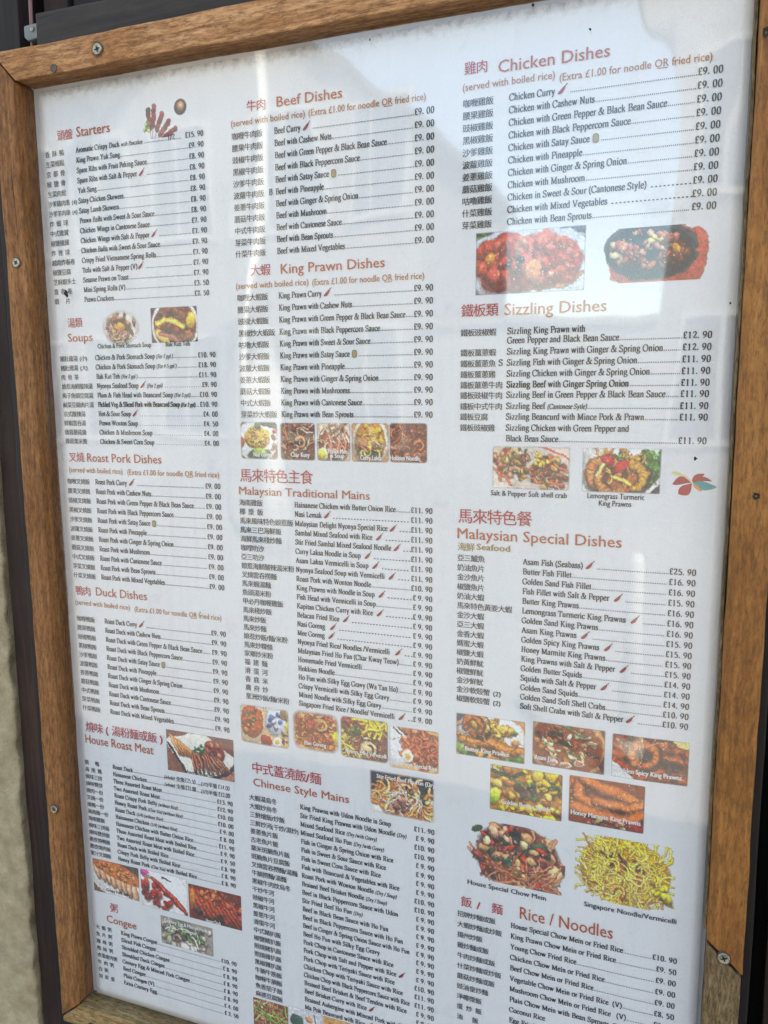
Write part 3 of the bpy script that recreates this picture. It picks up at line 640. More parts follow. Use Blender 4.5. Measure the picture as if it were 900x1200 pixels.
TEXTS = [
('頭盤', 'hc', -0.8809, -0.3743, 0.0283, None),
('Starters', 'hl', -0.8451, -0.3745, 0.0597, 0.0138),
('湯類', 'hc', -0.8831, -0.1049, 0.0283, None),
('Soups', 'hl', -0.8841, -0.0828, 0.0472, 0.0119),
('叉燒', 'hc', -0.8975, 0.0998, 0.0303, None),
('Roast Pork Dishes', 'hl', -0.8612, 0.1001, 0.1368, 0.013),
('(served with boiled rice)', 'sub', -0.8981, 0.1176, 0.1027, None),
('(Extra £1.00 for noodle OR fried rice)', 'sub', -0.7862, 0.1183, 0.1602, None),
('鴨肉', 'hc', -0.9019, 0.3146, 0.0309, None),
('Duck Dishes', 'hl', -0.8604, 0.3136, 0.097, 0.0136),
('(served with boiled rice)', 'sub', -0.9032, 0.3318, 0.1067, None),
('(Extra £1.00 for noodle OR fried rice)', 'sub', -0.7875, 0.3334, 0.1561, None),
('燒味（湯粉麵或飯）', 'hc', -0.8994, 0.5457, 0.1575, None),
('House Roast Meat', 'hl', -0.9011, 0.5676, 0.1343, 0.0146),
('粥', 'hc', -0.8726, 0.8652, 0.0161, None),
('Congee', 'hl', -0.8807, 0.888, 0.0605, 0.0134),
('牛肉', 'hc', -0.5635, -0.3762, 0.029, None),
('Beef Dishes', 'hl', -0.5181, -0.376, 0.0937, 0.0127),
('(served with boiled rice)', 'sub', -0.5873, -0.3589, 0.1099, None),
('(Extra £1.00 for noodle OR fried rice)', 'sub', -0.4719, -0.3592, 0.1595, None),
('大蝦', 'hc', -0.5647, -0.1635, 0.0306, None),
('King Prawn Dishes', 'hl', -0.5178, -0.1628, 0.1502, 0.0128),
('(served with boiled rice)', 'sub', -0.5876, -0.146, 0.111, None),
('(Extra £1.00 for noodle OR fried rice)', 'sub', -0.471, -0.1452, 0.1571, None),
('馬來特色主食', 'hc', -0.5919, 0.1213, 0.1157, None),
('Malaysian Traditional Mains', 'hl', -0.5935, 0.1414, 0.2026, 0.0115),
('中式蓋澆飯/麵', 'hc', -0.5886, 0.5665, 0.1198, None),
('Chinese Style Mains', 'hl', -0.5864, 0.5885, 0.1585, 0.0123),
('雞肉', 'hc', -0.264, -0.3819, 0.029, None),
('Chicken Dishes', 'hl', -0.2221, -0.3778, 0.1281, 0.0136),
('(served with boiled rice)', 'sub', -0.2654, -0.3627, 0.1103, None),
('(Extra £1.00 for noodle OR fried rice)', 'sub', -0.1496, -0.3588, 0.1645, None),
('鐵板類', 'hc', -0.2653, -0.0968, 0.047, None),
('Sizzling Dishes', 'hl', -0.2099, -0.0958, 0.1216, 0.014),
('馬來特色餐', 'hc', -0.2673, 0.165, 0.096, None),
('Malaysian Special Dishes', 'hl', -0.2676, 0.1872, 0.2067, 0.0138),
('海鮮', 'cy', -0.2675, 0.2027, 0.0229, None),
('Seafood', 'cs', -0.2417, 0.2009, 0.0435, 0.0081),
('飯 /  麵', 'hc', -0.2592, 0.7095, 0.0623, None),
('Rice / Noodles', 'hl', -0.1759, 0.7095, 0.1223, 0.0174),
('Chicken & Pork Stomach Soup', 'cap', -0.8277, -0.0711, 0.0955, None),
('Bak Kut Teh', 'cap', -0.7068, -0.0711, 0.0409, None),
('Salt & Pepper Soft shell crab', 'cap', -0.2239, 0.1288, 0.0957, None),
('Lemongrass Turmeric', 'cap', -0.1032, 0.1275, 0.0663, None),
('King Prawns', 'cap', -0.0894, 0.1365, 0.0379, None),
('House Special Chow Mein', 'cap', -0.2496, 0.6751, 0.1084, None),
('Singapore Noodle/Vermicelli', 'cap', -0.0913, 0.6708, 0.1146, None),
('Nasi Goreng', 'wc', -0.5677, 0.086, 0.0299, None),
('Char Kuey', 'wc', -0.5087, 0.0852, 0.0289, None),
('Prawn Mee', 'wc', -0.4514, 0.0793, 0.0282, None),
('in Soup', 'wc', -0.4488, 0.0856, 0.021, None),
('Curry Laksa', 'wc', -0.404, 0.0873, 0.0304, None),
('Hokkien Noodle', 'wc', -0.3609, 0.0866, 0.0413, None),
('Nasi Lemak', 'wc', -0.5776, 0.4647, 0.0332, None),
('Mee Goreng', 'wc', -0.4975, 0.5079, 0.0346, None),
('Nyonya Fried Vermicelli', 'wc', -0.4317, 0.5101, 0.0625, None),
('Nyonya Special Rice', 'wc', -0.3525, 0.5161, 0.058, None),
('Stir Fried Beef Ho Fun (Dry)', 'wc', -0.3843, 0.5411, 0.0889, None),
('Butter King Prawns', 'wc', -0.2548, 0.4791, 0.0596, None),
('Asam Fish', 'wc', -0.1609, 0.4758, 0.0277, None),
('Golden Spicy King Prawns', 'wc', -0.0577, 0.4759, 0.0786, None),
('Golden Butter Squids', 'wc', -0.2044, 0.5466, 0.0658, None),
('Honey Marmite King Prawns', 'wc', -0.1118, 0.544, 0.0866, None),
('Crispy Pork Belly', 'bc', -0.8776, 0.8299, 0.0482, None),
('Char Siu', 'wc', -0.7875, 0.8426, 0.0255, None),
('Honey Duck', 'wc', -0.6818, 0.8395, 0.0278, None),
('Century Egg & Minced Pork', 'wc', -0.7629, 0.8586, 0.0821, None),
('Congee', 'wc', -0.7286, 0.8685, 0.0267, None),
('Assorted Roast Meat', 'bc', -0.706, 0.5886, 0.0547, None),
]
PHOTOS = [
('skewers', -0.7347, -0.4101, -0.6558, -0.3574),
('stomach', -0.8176, -0.1259, -0.7501, -0.0752),
('bakkut', -0.7305, -0.1266, -0.6523, -0.0766),
('roastmeat', -0.7413, 0.5205, -0.6186, 0.5895),
('belly', -0.9033, 0.7743, -0.8096, 0.8344),
('charsiu', -0.806, 0.7733, -0.7156, 0.8388),
('duck', -0.7133, 0.7793, -0.6152, 0.8395),
('congee', -0.7703, 0.849, -0.6703, 0.8989),
('nasigoreng', -0.5886, 0.037, -0.529, 0.09),
('charkuey', -0.525, 0.0379, -0.4709, 0.0902),
('prawnmee', -0.4684, 0.0377, -0.418, 0.0902),
('laksa', -0.4169, 0.0374, -0.3626, 0.0904),
('hokkien', -0.362, 0.0372, -0.3091, 0.09),
('nasilemak', -0.6052, 0.4596, -0.5226, 0.521),
('meegoreng', -0.5167, 0.4558, -0.4418, 0.5171),
('nyonyafried', -0.4397, 0.4549, -0.366, 0.5179),
('nyonyarice', -0.3648, 0.4591, -0.2918, 0.5214),
('hofun', -0.3951, 0.5299, -0.2983, 0.5951),
('noodlegreen', -0.5995, 0.9508, -0.5373, 1.0196),
('chopplate', -0.5366, 0.9475, -0.4775, 1.0166),
('porkplate', -0.4764, 0.948, -0.4115, 1.0153),
('ribs', -0.2471, -0.1962, -0.1141, -0.1211),
('hotplate', -0.0992, -0.1884, 0.024, -0.1271),
('crab', -0.2227, 0.0651, -0.125, 0.1202),
('lemongrass', -0.1107, 0.0652, -0.0191, 0.12),
('flower', -0.0091, 0.0881, 0.0438, 0.1227),
('butterprawn', -0.2678, 0.4269, -0.1733, 0.4864),
('asam', -0.1639, 0.424, -0.0714, 0.4839),
('spicyprawn', -0.063, 0.4257, 0.0284, 0.4834),
('squid', -0.2198, 0.4924, -0.1232, 0.5578),
('marmite', -0.1149, 0.4903, -0.0207, 0.5549),
('chowmein', -0.2543, 0.5755, -0.1168, 0.6634),
('singapore', -0.1047, 0.5669, 0.0199, 0.6584),
]

# ------------------------------------------------------------------ the menu sheet and everything printed on it
menu = empty('menu_sheet', W(-0.43, 1.03, 1.0))
bm = bmesh.new(); nx, nz = 80, 120; u0, u1, v0, v1 = -0.9125, 0.0535, -0.4445, 1.031
gr = [[bm.verts.new(((u0 + (u1 - u0) * i / nx) * S, wave((u0 + (u1 - u0) * i / nx) * S, H0 - (v0 + (v1 - v0) * j / nz) * S), H0 - (v0 + (v1 - v0) * j / nz) * S)) for j in range(nz + 1)] for i in range(nx + 1)]
for i in range(nx):
    for j in range(nz): bm.faces.new((gr[i][j], gr[i][j + 1], gr[i + 1][j + 1], gr[i + 1][j]))
ex = bmesh.ops.extrude_face_region(bm, geom=bm.faces[:])
for v in [x for x in ex['geom'] if isinstance(x, bmesh.types.BMVert)]: v.co.y += 0.0008
o = bm_obj('paper', bm, M['paper'], None, True); child_of(o, menu)
tag(menu, 'large white laminated takeaway menu printed in three columns with dish photos', 'menu')

CH = {'curry': '咖喱', 'nuts': '腰果', 'gp': '豉椒', 'bp': '黑椒', 'satay': '沙爹', 'pine': '波蘿', 'ging': '姜蔥', 'mush': '蘑菇', 'cant': '中式', 'bean': '芽菜', 'veg': '什菜', 'ss': '咕嚕'}
EN = {'curry': ' Curry ^', 'nuts': ' with Cashew Nuts', 'gp': ' with Green Pepper & Black Bean Sauce', 'bp': ' with Black Peppercorn Sauce', 'satay': ' with Satay Sauce @', 'pine': ' with Pineapple', 'ging': ' with Ginger & Spring Onion', 'mush': ' with Mushroom', 'cant': ' with Cantonese Sauce', 'bean': ' with Bean Sprouts', 'veg': ' with Mixed Vegetables', 'ss': ' with Sweet & Sour Sauce'}
def fam(en, zh, price, keys='curry nuts gp bp satay pine ging mush cant bean veg'.split(), zx={}, ex={}):
    return [(zx.get(k, CH[k] + zh), ex.get(k, en + EN[k]), price) for k in keys]
ROWS = {
'starters': [('香 酥 鴨', 'Aromatic Crispy Duck ~with Pancakes~', '15.90'), ('生菜蝦鬆', 'King Prawn Yuk Sung', '9.90'), ('京 都 骨', 'Spare Ribs with Fruit Peking Sauce', '8.90'), ('椒 鹽 骨', 'Spare Ribs with Salt & Pepper ^', '8.90'), ('生菜肉鬆', 'Yuk Sung', '8.90'), ('沙爹鷄肉串 (4)', 'Satay Chicken Skewers', '8.90'), ('沙爹羊肉串 (4)', 'Satay Lamb Skewers', '8.90'), ('炸 蝦 球', 'Prawn Balls with Sweet & Sour Sauce', '8.90'), ('中式雞翼', 'Chicken Wings in Cantonese Sauce', '7.90'), ('椒鹽雞翼', 'Chicken Wings with Salt & Pepper ^', '7.90'), ('炸 雞 球', 'Chicken Balls with Sweet & Sour Sauce', '7.90'), ('越南炸春卷', 'Crispy Fried Vietnamese Spring Rolls', '7.90'), ('椒鹽豆腐', 'Tofu with Salt & Pepper (V)^', '7.90'), ('芝麻蝦多士', 'Sesame Prawn on Toast', '7.90'), ('齋 春 卷', 'Mini Spring Rolls (V)', '3.50'), ('蝦   片', 'Prawn Crackers', '2.50')],
'soups': [('豬肚雞湯 (小)', 'Chicken & Pork Stomach Soup ~(For 2 ppl )~', '10.90'), ('豬肚雞湯 (大)', 'Chicken & Pork Stomach Soup ~(For 4-5 ppl )~', '18.90'), ('肉 骨 茶', 'Bak Kut Teh ~(For 2 ppl )~', '11.90'), ('娘惹海鮮酸辣湯', 'Nyonya Seafood Soup ^ ~(For 2 ppl)~', '9.90'), ('梅子魚頭豆腐湯', 'Plum & Fish Head with Beancurd Soup ~(For 2 ppl)~', '10.90'), ('鹹菜豆腐肉片湯', 'Pickled Veg & Sliced Pork with Beancurd Soup ~(For 2 ppl)~', '10.90'), ('京式酸辣湯', 'Hot & Sour Soup ^', '4.00'), ('鮮蝦雲吞湯', 'Prawn Wonton Soup', '4.50'), ('雞蓉蘑菇羹', 'Chicken & Mushroom Soup', '4.00'), ('雞蓉粟米羹', 'Chicken & Sweet Corn Soup', '4.00')],
'pork': fam('Roast Pork', '叉燒飯', '9.00'), 'duck': fam('Roast Duck', '鴨飯', '9.90'),
'house': [('燒   鴨', 'Roast Duck', '#25.50#14.00'), ('海 南 雞', 'Hainanese Chicken', '#21.00#12.00'), ('燒味三拼', 'Three Assorted Roast Meat', '13.90'), ('燒味雙拼', 'Two Assorted Roast Meat', '12.90'), ('燒肉一份', 'Roast Crispy Pork Belly ~(without Rice)~', '10.00'), ('叉燒一份', 'Honey Roast Pork ~(Char Xiu) (without Rice)~', '10.00'), ('燒鴨一份', 'Roast Duck ~(1/4) (without Rice)~', ' 9.00'), ('海南雞一份', 'Hainanese Chicken ~(1/4) (without Rice)~', ' 8.00'), ('海南雞飯', 'Hainanese Chicken with Butter Onion Rice', '11.90'), ('燒味三拼飯', 'Three Assorted Roast Meat with Boiled Rice', ' 9.90'), ('燒味雙拼飯', 'Two Assorted Roast Meat with Boiled Rice', ' 9.50'), ('脆皮燒鴨飯', 'Roast Duck with Boiled Rice', ' 8.90'), ('脆皮燒肉飯', 'Crispy Pork Belly with Boiled Rice', ' 8.90'), ('蜜汁叉燒飯', 'Honey Roast Pork ~(Char Xiu)~ with Boiled Rice', ' 8.90')],
'congee': [('大 蝦 粥', 'King Prawn Congee', '10.90'), ('魚 片 粥', 'Sliced Fish Congee', ' 8.90'), ('雞 絲 粥', 'Shredded Chicken Congee', ' 8.90'), ('鴨 絲 粥', 'Shredded Duck Congee', ' 8.90'), ('皮蛋瘦肉粥', 'Century Egg & Minced Pork Congee', ' 8.90'), ('牛 肉 粥', 'Beef Congee', ' 8.90'), ('白 粥', 'Plain Congee (V)', ' 4.00'), ('加 皮 蛋', 'Extra Century Egg', ' 2.50')],
'beef': fam('Beef', '牛肉飯', '9.00'),
'prawn': fam('King Prawn', '大蝦飯', '9.90', 'curry nuts gp bp ss satay pine ging mush cant bean'.split(), {'bp': '黑椒炒大蝦飯', 'bean': '芽菜炒大蝦飯'}, {'mush': 'King Prawn with Mushrooms'}),
'trad': [('海南雞飯', 'Hainanese Chicken with Butter Onion Rice', '11.90'), ('椰 漿 飯', 'Nasi Lemak ^', '11.90'), ('馬來風味特色娘惹飯', 'Malaysian Delight Nyonya Special Rice ^', '11.90'), ('馬來三巴海鮮飯', 'Sambal Mixed Seafood with Rice  ^', '11.90'), ('海鮮馬來棧炒麵', 'Stir Fried Sambal Mixed Seafood Noodle ^', '11.90'), ('咖哩叻沙', 'Curry Laksa Noodle in Soup  ^', '11.90'), ('亞三叻沙', 'Asam Laksa Vermicelli in Soup  ^', '11.90'), ('娘惹海鮮酸辣湯米粉', 'Nyonya Seafood Soup with Vermicelli  ^', '11.90'), ('叉燒雲吞撈麵', 'Roast Pork with Wonton Noodle', '10.90'), ('馬來蝦湯麵', 'King Prawns with Noodle in Soup  ^', ' 9.90'), ('魚頭湯米粉', 'Fish Head with Vermicelli in Soup', ' 9.90'), ('甲必丹咖喱雞飯', 'Kapitan Chicken Curry with Rice  ^', ' 9.90'), ('馬來棧炒飯', 'Belacan Fried Rice  ^', ' 9.90'), ('馬來炒飯', 'Nasi Goreng   ^', ' 9.90'), ('馬來炒麵', 'Mee Goreng  ^', ' 9.90'), ('娘惹炒飯/麵/米粉', 'Nyonya Fried Rice/ Noodles /Vermicelli   ^', ' 9.90'), ('馬來炒粿條', 'Malaysian Fried Ho Fun (Char Kway Teow)', ' 9.90'), ('家鄉炒米粉', 'Homemade Fried Vermicelli', ' 9.90'), ('福 建 麵', 'Hokkien Noodle', ' 9.90'), ('滑 蛋 河', 'Ho Fun with Silky Egg Gravy (Wa Tan Ho)', ' 9.90'), ('香 底 米', 'Crispy Vermicelli with Silky Egg Gravy', ' 9.90'), ('廣 府 炒', 'Mixed Noodle with Silky Egg Gravy', ' 9.90'), ('星洲炒飯/麵/米粉', 'Singapore Fried Rice / Noodle/ Vermicelli  ^', ' 9.00')],
'style': [('大蝦湯烏冬', 'King Prawns with Udon Noodle in Soup', '11.90'), ('大蝦炒烏冬', 'Stir Fried King Prawns with Udon Noodle ~(Dry)~', ' 9.90'), ('三鮮燴飯/炒飯', 'Mixed Seafood Rice ~(Dry /with Gravy)~', '10.90'), ('三鮮炒河(干炒/濕炒)', 'Mixed Seafood Ho Fun ~(Dry /with Gravy)~', '10.90'), ('姜蔥魚片飯', 'Fish in Ginger & Spring Onion with Rice', ' 9.90'), ('古老魚片飯', 'Fish in Sweet & Sour Sauce with Rice', ' 9.90'), ('粟米斑腩魚片飯', 'Fish in Sweet Corn Sauce with Rice', ' 9.90'), ('斑腩魚片豆腐飯', 'Fish with Beancurd & Vegetables with Rice', ' 9.90'), ('叉燒雲吞撈麵/湯麵', 'Roast Pork with Wonton Noodle ~(Dry / Soup)~', '10.90'), ('牛腩撈麵/湯麵', 'Braised Beef Brisket Noodle ~(Dry / Soup)~', '10.90'), ('黑椒牛肉炆烏冬', 'Beef in Black Peppercorn Sauce with Udon', ' 9.90'), ('干炒牛河', 'Stir Fried Beef Ho Fun ~(Dry)~', ' 9.90'), ('豉椒牛河', 'Beef in Black Bean Sauce with Ho Fun', ' 9.90'), ('黑椒牛河', 'Beef in Black Peppercorn Sauce with Ho Fun', ' 9.90'), ('姜蔥牛河', 'Beef in Ginger & Spring Onion Sauce with Ho Fun', ' 9.90'), ('滑蛋牛河', 'Beef Ho Fun with Silky Egg Gravy', ' 9.90'), ('中式豬扒飯', 'Pork Chop in Cantonese Sauce with Rice', ' 9.90'), ('椒鹽豬扒飯', 'Pork Chop with Salt and Pepper with Rice ^', ' 9.90'), ('照燒豬扒飯', 'Pork Chop with Teriyaki Sauce with Rice', '10.90'), ('照燒雞扒飯', 'Chicken Chop with Teriyaki Sauce with Rice', '11.90'), ('黑椒雞扒飯', 'Chicken Chop with Black Peppercorn Sauce with Rice', '11.90'), ('牛腩牛筋飯', 'Braised Beef Brisket & Beef Tendon with Rice', ' 9.90'), ('咖喱牛腩飯', 'Beef Brisket Curry with Rice ^', ' 9.90'), ('魚香茄子飯', 'Braised Aubergine with Minced Pork with Rice', ' 9.90'), ('麻婆豆腐飯', 'Ma Poh Beancurd with Rice ^', ' 9.90')],
'chicken': fam('Chicken', '雞飯', '9.00', 'curry nuts gp bp satay pine ging mush ss veg bean'.split(), {}, {'ss': 'Chicken in Sweet & Sour (Cantonese Style)'}),
'sizzling': [('鐵板豉椒蝦', 'Sizzling King Prawn with', None), ('', 'Green Pepper and Black Bean Sauce', '12.90'), ('鐵板薑蔥蝦', 'Sizzling King Prawn with Ginger & Spring Onion..', '12.90'), ('鐵板薑蔥魚', 'Sizzling Fish with Ginger & Spring Onion', '11.90'), ('鐵板薑蔥雞', 'Sizzling Chicken with Ginger & Spring Onion', '11.90'), ('鐵板薑蔥牛肉', 'Sizzling Beef with Ginger Spring Onion', '11.90'), ('鐵板豉椒牛肉', 'Sizzling Beef in Green Pepper & Black Bean Sauce', '11.90'), ('鐵板中式牛肉', 'Sizzling Beef ~(Cantonese Sytle)~', '11.90'), ('鐵板豆腐', 'Sizzling Beancurd with Mince Pork & Prawn', '11.90'), ('鐵板豉椒雞', 'Sizzling Chicken with Green Pepper and', None), ('', 'Black Bean Sauce', '11.90')],
'special': [('亞三鱸魚', 'Asam Fish (Seabass) ^', '25.90'), ('奶油魚片', 'Butter Fish Fillet', '16.90'), ('金沙魚片', 'Golden Sand Fish Fillet', '16.90'), ('椒鹽魚片', 'Fish Fillet with Salt & Pepper  ^', '15.90'), ('奶油大蝦', 'Butter King Prawns', '16.90'), ('馬來特色黃姜大蝦', 'Lemongrass Turmeric King Prawns  ^', '16.90'), ('金沙大蝦', 'Golden Sand King Prawns', '16.90'), ('亞三大蝦', 'Asam King Prawns  ^', '15.90'), ('金香大蝦', 'Golden Spicy King Prawns  ^', '15.90'), ('媽蜜大蝦', 'Honey Marmite King Prawns', '15.90'), ('椒鹽大蝦', 'King Prawns with Salt & Pepper  ^', '15.90'), ('奶黃鮮魷', 'Golden Butter Squids', '14.90'), ('椒鹽鮮魷', 'Squids with Salt & Pepper  ^', '14.90'), ('金沙鮮魷', 'Golden Sand Squids', '14.90'), ('金沙軟殼蟹 (2)', 'Golden Sand Soft Shell Crabs', '10.90'), ('椒鹽軟殼蟹 (2)', 'Soft Shell Crabs with Salt & Pepper ^', '10.90')],
'rice': [('招牌炒麵或飯', 'House Special Chow Mein or Fried Rice', '10.90'), ('大蝦炒麵或炒飯', 'King Prawn Chow Mein or Fried Rice', '9.50'), ('揚州炒飯', 'Young Chow Fried Rice', '9.00'), ('雞炒麵或飯', 'Chicken Chow Mein or Fried Rice', '9.00'), ('牛肉炒麵或飯', 'Beef Chow Mein or Fried Rice', '9.00'), ('什菜炒麵或炒飯', 'Vegetable Chow Mein or Fried Rice  (V)', '8.50'), ('蘑菇炒麵或飯', 'Mushroom Chow Mein or Fried Rice   (V)', '7.50'), ('豉油皇炒麵', 'Plain Chow Mein with Bean Sprouts  (V)', '7.50'), ('淨椰漿飯', 'Coconut Rice', None), ('蛋 炒 飯', 'Egg Fried Rice', None), ('油   飯', '', None)],
}
for k_ in ('curry',): ROWS['prawn'][0] = ('咖哩大蝦飯', ROWS['prawn'][0][1], '9.90')
HEADS = {'starters': 'Starters', 'soups': 'Soups', 'pork': 'Roast Pork Dishes', 'duck': 'Duck Dishes', 'house': 'House Roast Meat', 'congee': 'Congee', 'beef': 'Beef Dishes', 'prawn': 'King Prawn Dishes', 'trad': 'Malaysian Traditional Mains', 'style': 'Chinese Style Mains', 'chicken': 'Chicken Dishes', 'sizzling': 'Sizzling Dishes', 'special': 'Malaysian Special Dishes', 'rice': 'Rice / Noodles'}
allch = sorted(set('全隻半') | {c for rs in ROWS.values() for r in rs for c in r[0] if ord(c) > 0x2E00 and c not in '（）'})
load_glyphs(allch, 0.0, 'c')
load_glyphs(sorted({c for t in TEXTS for c in t[0] if ord(c) > 0x2E00 and c not in '（）'}), 0.0, 'ch')
def chili(I, u, v, s):
    n = 9; pts = []
    for i in range(n):
        t = i / (n - 1); x = u + s * (0.08 + 0.95 * t); y = v - s * (0.12 + 0.95 * t ** 1.6)
        w = s * 0.20 * math.sin(math.pi * min(1, 0.08 + t * 0.92)) ** 0.7 + 0.01 * s
        pts.append((x, y, w))
    V = []; F = []
    for i, (x, y, w) in enumerate(pts):
        a = pts[max(i - 1, 0)]; b = pts[min(i + 1, n - 1)]; dx, dy = b[0] - a[0], b[1] - a[1]; L = math.hypot(dx, dy)
        nx_, ny_ = -dy / L, dx / L; V += [(x + nx_ * w, y + ny_ * w, 1), (x - nx_ * w, y - ny_ * w, 1)]
    for i in range(n - 1): F.append((2 * i, 2 * i + 1, 2 * i + 3, 2 * i + 2))
    I.add(V, F, 'chili')
    x, y, _ = pts[-1]; q = s * 0.10
    I.add([(x - q, y + q, 2), (x + q * .6, y + q * .7, 2), (x + q * 2.4, y - q * 1.6, 2), (x + q * 1.6, y - q * 2.2, 2)], [(0, 1, 2, 3)], 'green')
def peanut(I, u, v, s):
    n = 20; c = (u + s * .45, v - s * .45)
    for sc, mt, ly in ((1.0, 'green', 0), (0.84, 'peanut', 1)):
        V = [(c[0] + math.copysign(abs(math.cos(t)) ** .55, math.cos(t)) * s * .36 * sc, c[1] + math.copysign(abs(math.sin(t)) ** .6, math.sin(t)) * s * .52 * sc, ly) for t in [2 * math.pi * k / n for k in range(n)]]
        I.add(V, [tuple(range(n))], mt)
def english(I, text, u, v, em, xs):
    small = False
    for ch in text:
        if ch == '~': small = not small; continue
        if ch == '^': chili(I, u + em * .04, v + em * .06, em * .78); u += em * .95
        elif ch == '@': peanut(I, u, v + em * .08, em * .85); u += em * .85
        else: u = pen(I, ch, u, v, em * (.80 if small else 1), xs * (.92 if small else 1), 'ink', .22 if small else 0)
    return u
def line_w(text, em, xs):
    w = 0; small = False
    for ch in text:
        if ch == '~': small = not small
        elif ch == '^': w += .95 * em
        elif ch == '@': w += .85 * em
        else: w += GL.get(ch, (25,))[0] / 100 * em * xs * (.736 if small else 1)
    return w
def dots(I, a, b, v, em, step, dash=False):
    x = a; w = em * 0.074
    V = []; F = []
    while x < b:
        n = len(V); ww = w * (2.6 if dash else 1)
        V += [(x, v, 0), (x + ww, v, 0), (x + ww, v - w * 1.5, 0), (x, v - w * 1.5, 0)]; F.append((n, n + 1, n + 2, n + 3)); x += step * (2.2 if dash else 1)
    if V: I.add(V, F, 'ink')
parts = {}
TI = {t[0]: t for t in TEXTS}
i = 0; cur = None; pend = []
order = []
# group loose texts by the heading they belong to: Chinese heading, Latin heading, then its two brackets
for t in TEXTS: order.append(t)
heads = {}
for idx, t in enumerate(order):
    if t[1] == 'hl':
        lst = [order[idx - 1], t]
        for q in order[idx + 1:idx + 3]:
            if q[1] == 'sub': lst.append(q)
        if t[0].startswith('Malaysian Special'): lst += [q for q in order if q[1] in ('cy', 'cs')]
        heads[t[0]] = lst
for key, rows in ROWS.items():
    s = SECS[key]; em = s.get('em', 0.0114); n = s['n']; pitch = (s['v1'] - s['v0']) / (n - 1)
    xs = s['rw'] / (pen_width(s['rt']) * em / 100)
    I = Ink()
    for t in heads[HEADS[key]]:
        text, kind, u, v, w, cap = t
        if kind == 'hc':
            cnt = sum(1 if ord(c) > 255 else 0.5 for c in text)
            cjk(I, text, u, v, w / cnt, 'red', 'ch', 1.02)
        elif kind == 'hl':
            sans(I, text, u, v, w, cap, 'brown', 's')
        elif kind == 'sub':
            sans(I, text, u, v, w, 0.0083, 'ochre', 's')
            if 'OR' in text:
                a = 0.655; I.add([(u + w * a, v + .0016, 1), (u + w * (a + .067), v + .0016, 1), (u + w * (a + .067), v + .0008, 1), (u + w * a, v + .0008, 1)], [(0, 1, 2, 3)], 'ochre')
        elif kind == 'cy': cjk(I, text, u, v, w / len(text), 'olive', 'ch', 1.0)
        elif kind == 'cs': sans(I, text, u, v, w, cap, 'olive', 'sb')
    head = I.build('section_heading', None); child_of(head, menu); head['label'] = 'brown heading reading ' + HEADS[key].replace('/', 'and')
    for r_, (zh, en, pr) in enumerate(rows):
        I = Ink(); v = s['vs'][r_] if 'vs' in s else s['v0'] + pitch * r_
        if zh: cjk(I, zh, s['uc'], v + em * .04, s['cw'], 'ink', 'c', maxw=s['ue'] - s['uc'] - .003)
        if key == 'beef' and r_ == 5: pen(I, 'B', -.533, v, em, .8, 'ink_soft')
        if key == 'sizzling' and r_ == 3: pen(I, 'S', -.2165, v, em, .9, 'ink_soft')

        pe = s['up']
        if pr and pr.startswith('#'):
            _, a_, b_ = pr.split('#')
            e1 = english(I, en, s['ue'], v, em, xs)
            pen(I, '(whole)', -0.749, v, em * .8, xs * .92, 'ink', .22); cjk(I, '全隻', -0.727, v + em * .04, .0085, 'ink', 'c')
            e2 = pen(I, '£' + a_, -0.7095, v, em, xs * .80); dots(I, e2 + .001, -0.680, v, em, .0017)
            pen(I, '(1/2)', -0.680, v, em * .8, xs * .92); cjk(I, '半隻', -0.6675, v + em * .04, .0085, 'ink', 'c')
            e3 = pen(I, '£' + b_, -0.6492, v, em, xs * .86); dots(I, e1 + .001, -0.7495, v, em, .0017)
        else:
            lim = (s['up'] - .0375) if pr else .035
            we = line_w(en, em, xs); q_ = min(1.0, (lim - s['ue']) / we) if we else 1
            e1 = english(I, en, s['ue'], v, em, xs * q_)
            if (key, r_) == ('sizzling', 5): english(I, en, s['ue'] + .0005, v + .0003, em, xs * q_ * .993)      # this line is printed twice, slightly off
            if (key, r_) == ('soups', 5): english(I, en, s['ue'] + .0004, v, em, xs * q_)
            if pr:
                p2 = '£' + pr.replace('.', '. ' if key != 'x' else '.')
                mono = s.get('mono', 50); cnt = sum(mono if c not in '. ' else mono * .5 for c in p2); pw_ = cnt * em / 100 * s.get('px', .92)
                x = pe - pw_; x_start = x
                for c in p2:
                    adv = (mono if c not in '. ' else mono * .5) * em / 100 * s.get('px', .92)
                    if c == '.': I.add([(q[0], q[1], 0) for q in ((x + adv * .1, v), (x + adv * .6, v), (x + adv * .6, v - em * .125), (x + adv * .1, v - em * .125))], [(0, 1, 2, 3)], 'ink')
                    elif c != ' ': pen(I, c, x, v, em * .97, s.get('px', .92) * mono / 52, 'ink')
                    x += adv
                if key == 'starters' and r_ == 0:
                    xq = pen(I, '1/2', -0.6890, v, em, .9); dots(I, e1 + .004, -0.6905, v, em, .0021); dots(I, xq, xq + .010, v, em, .0021)
                elif key != 'style':
                    dash = (key == 'chicken' and r_ in (8, 9)) or (key == 'soups' and r_ in (6, 7, 8, 9, 3)) or (key == 'trad' and en.strip().endswith('^'))
                    gap = .0045 if ('^' in en[-2:] or dash) else .0010
                    dots(I, e1 + gap, x_start - .0012, v, em, .00205, dash and key != 'soups' ) if not (dash and key == 'soups') else dots(I, e1 + gap, x_start - .0012, v, em, .0038)
        o = I.build('dish_line', None)
        if o: o.parent = head
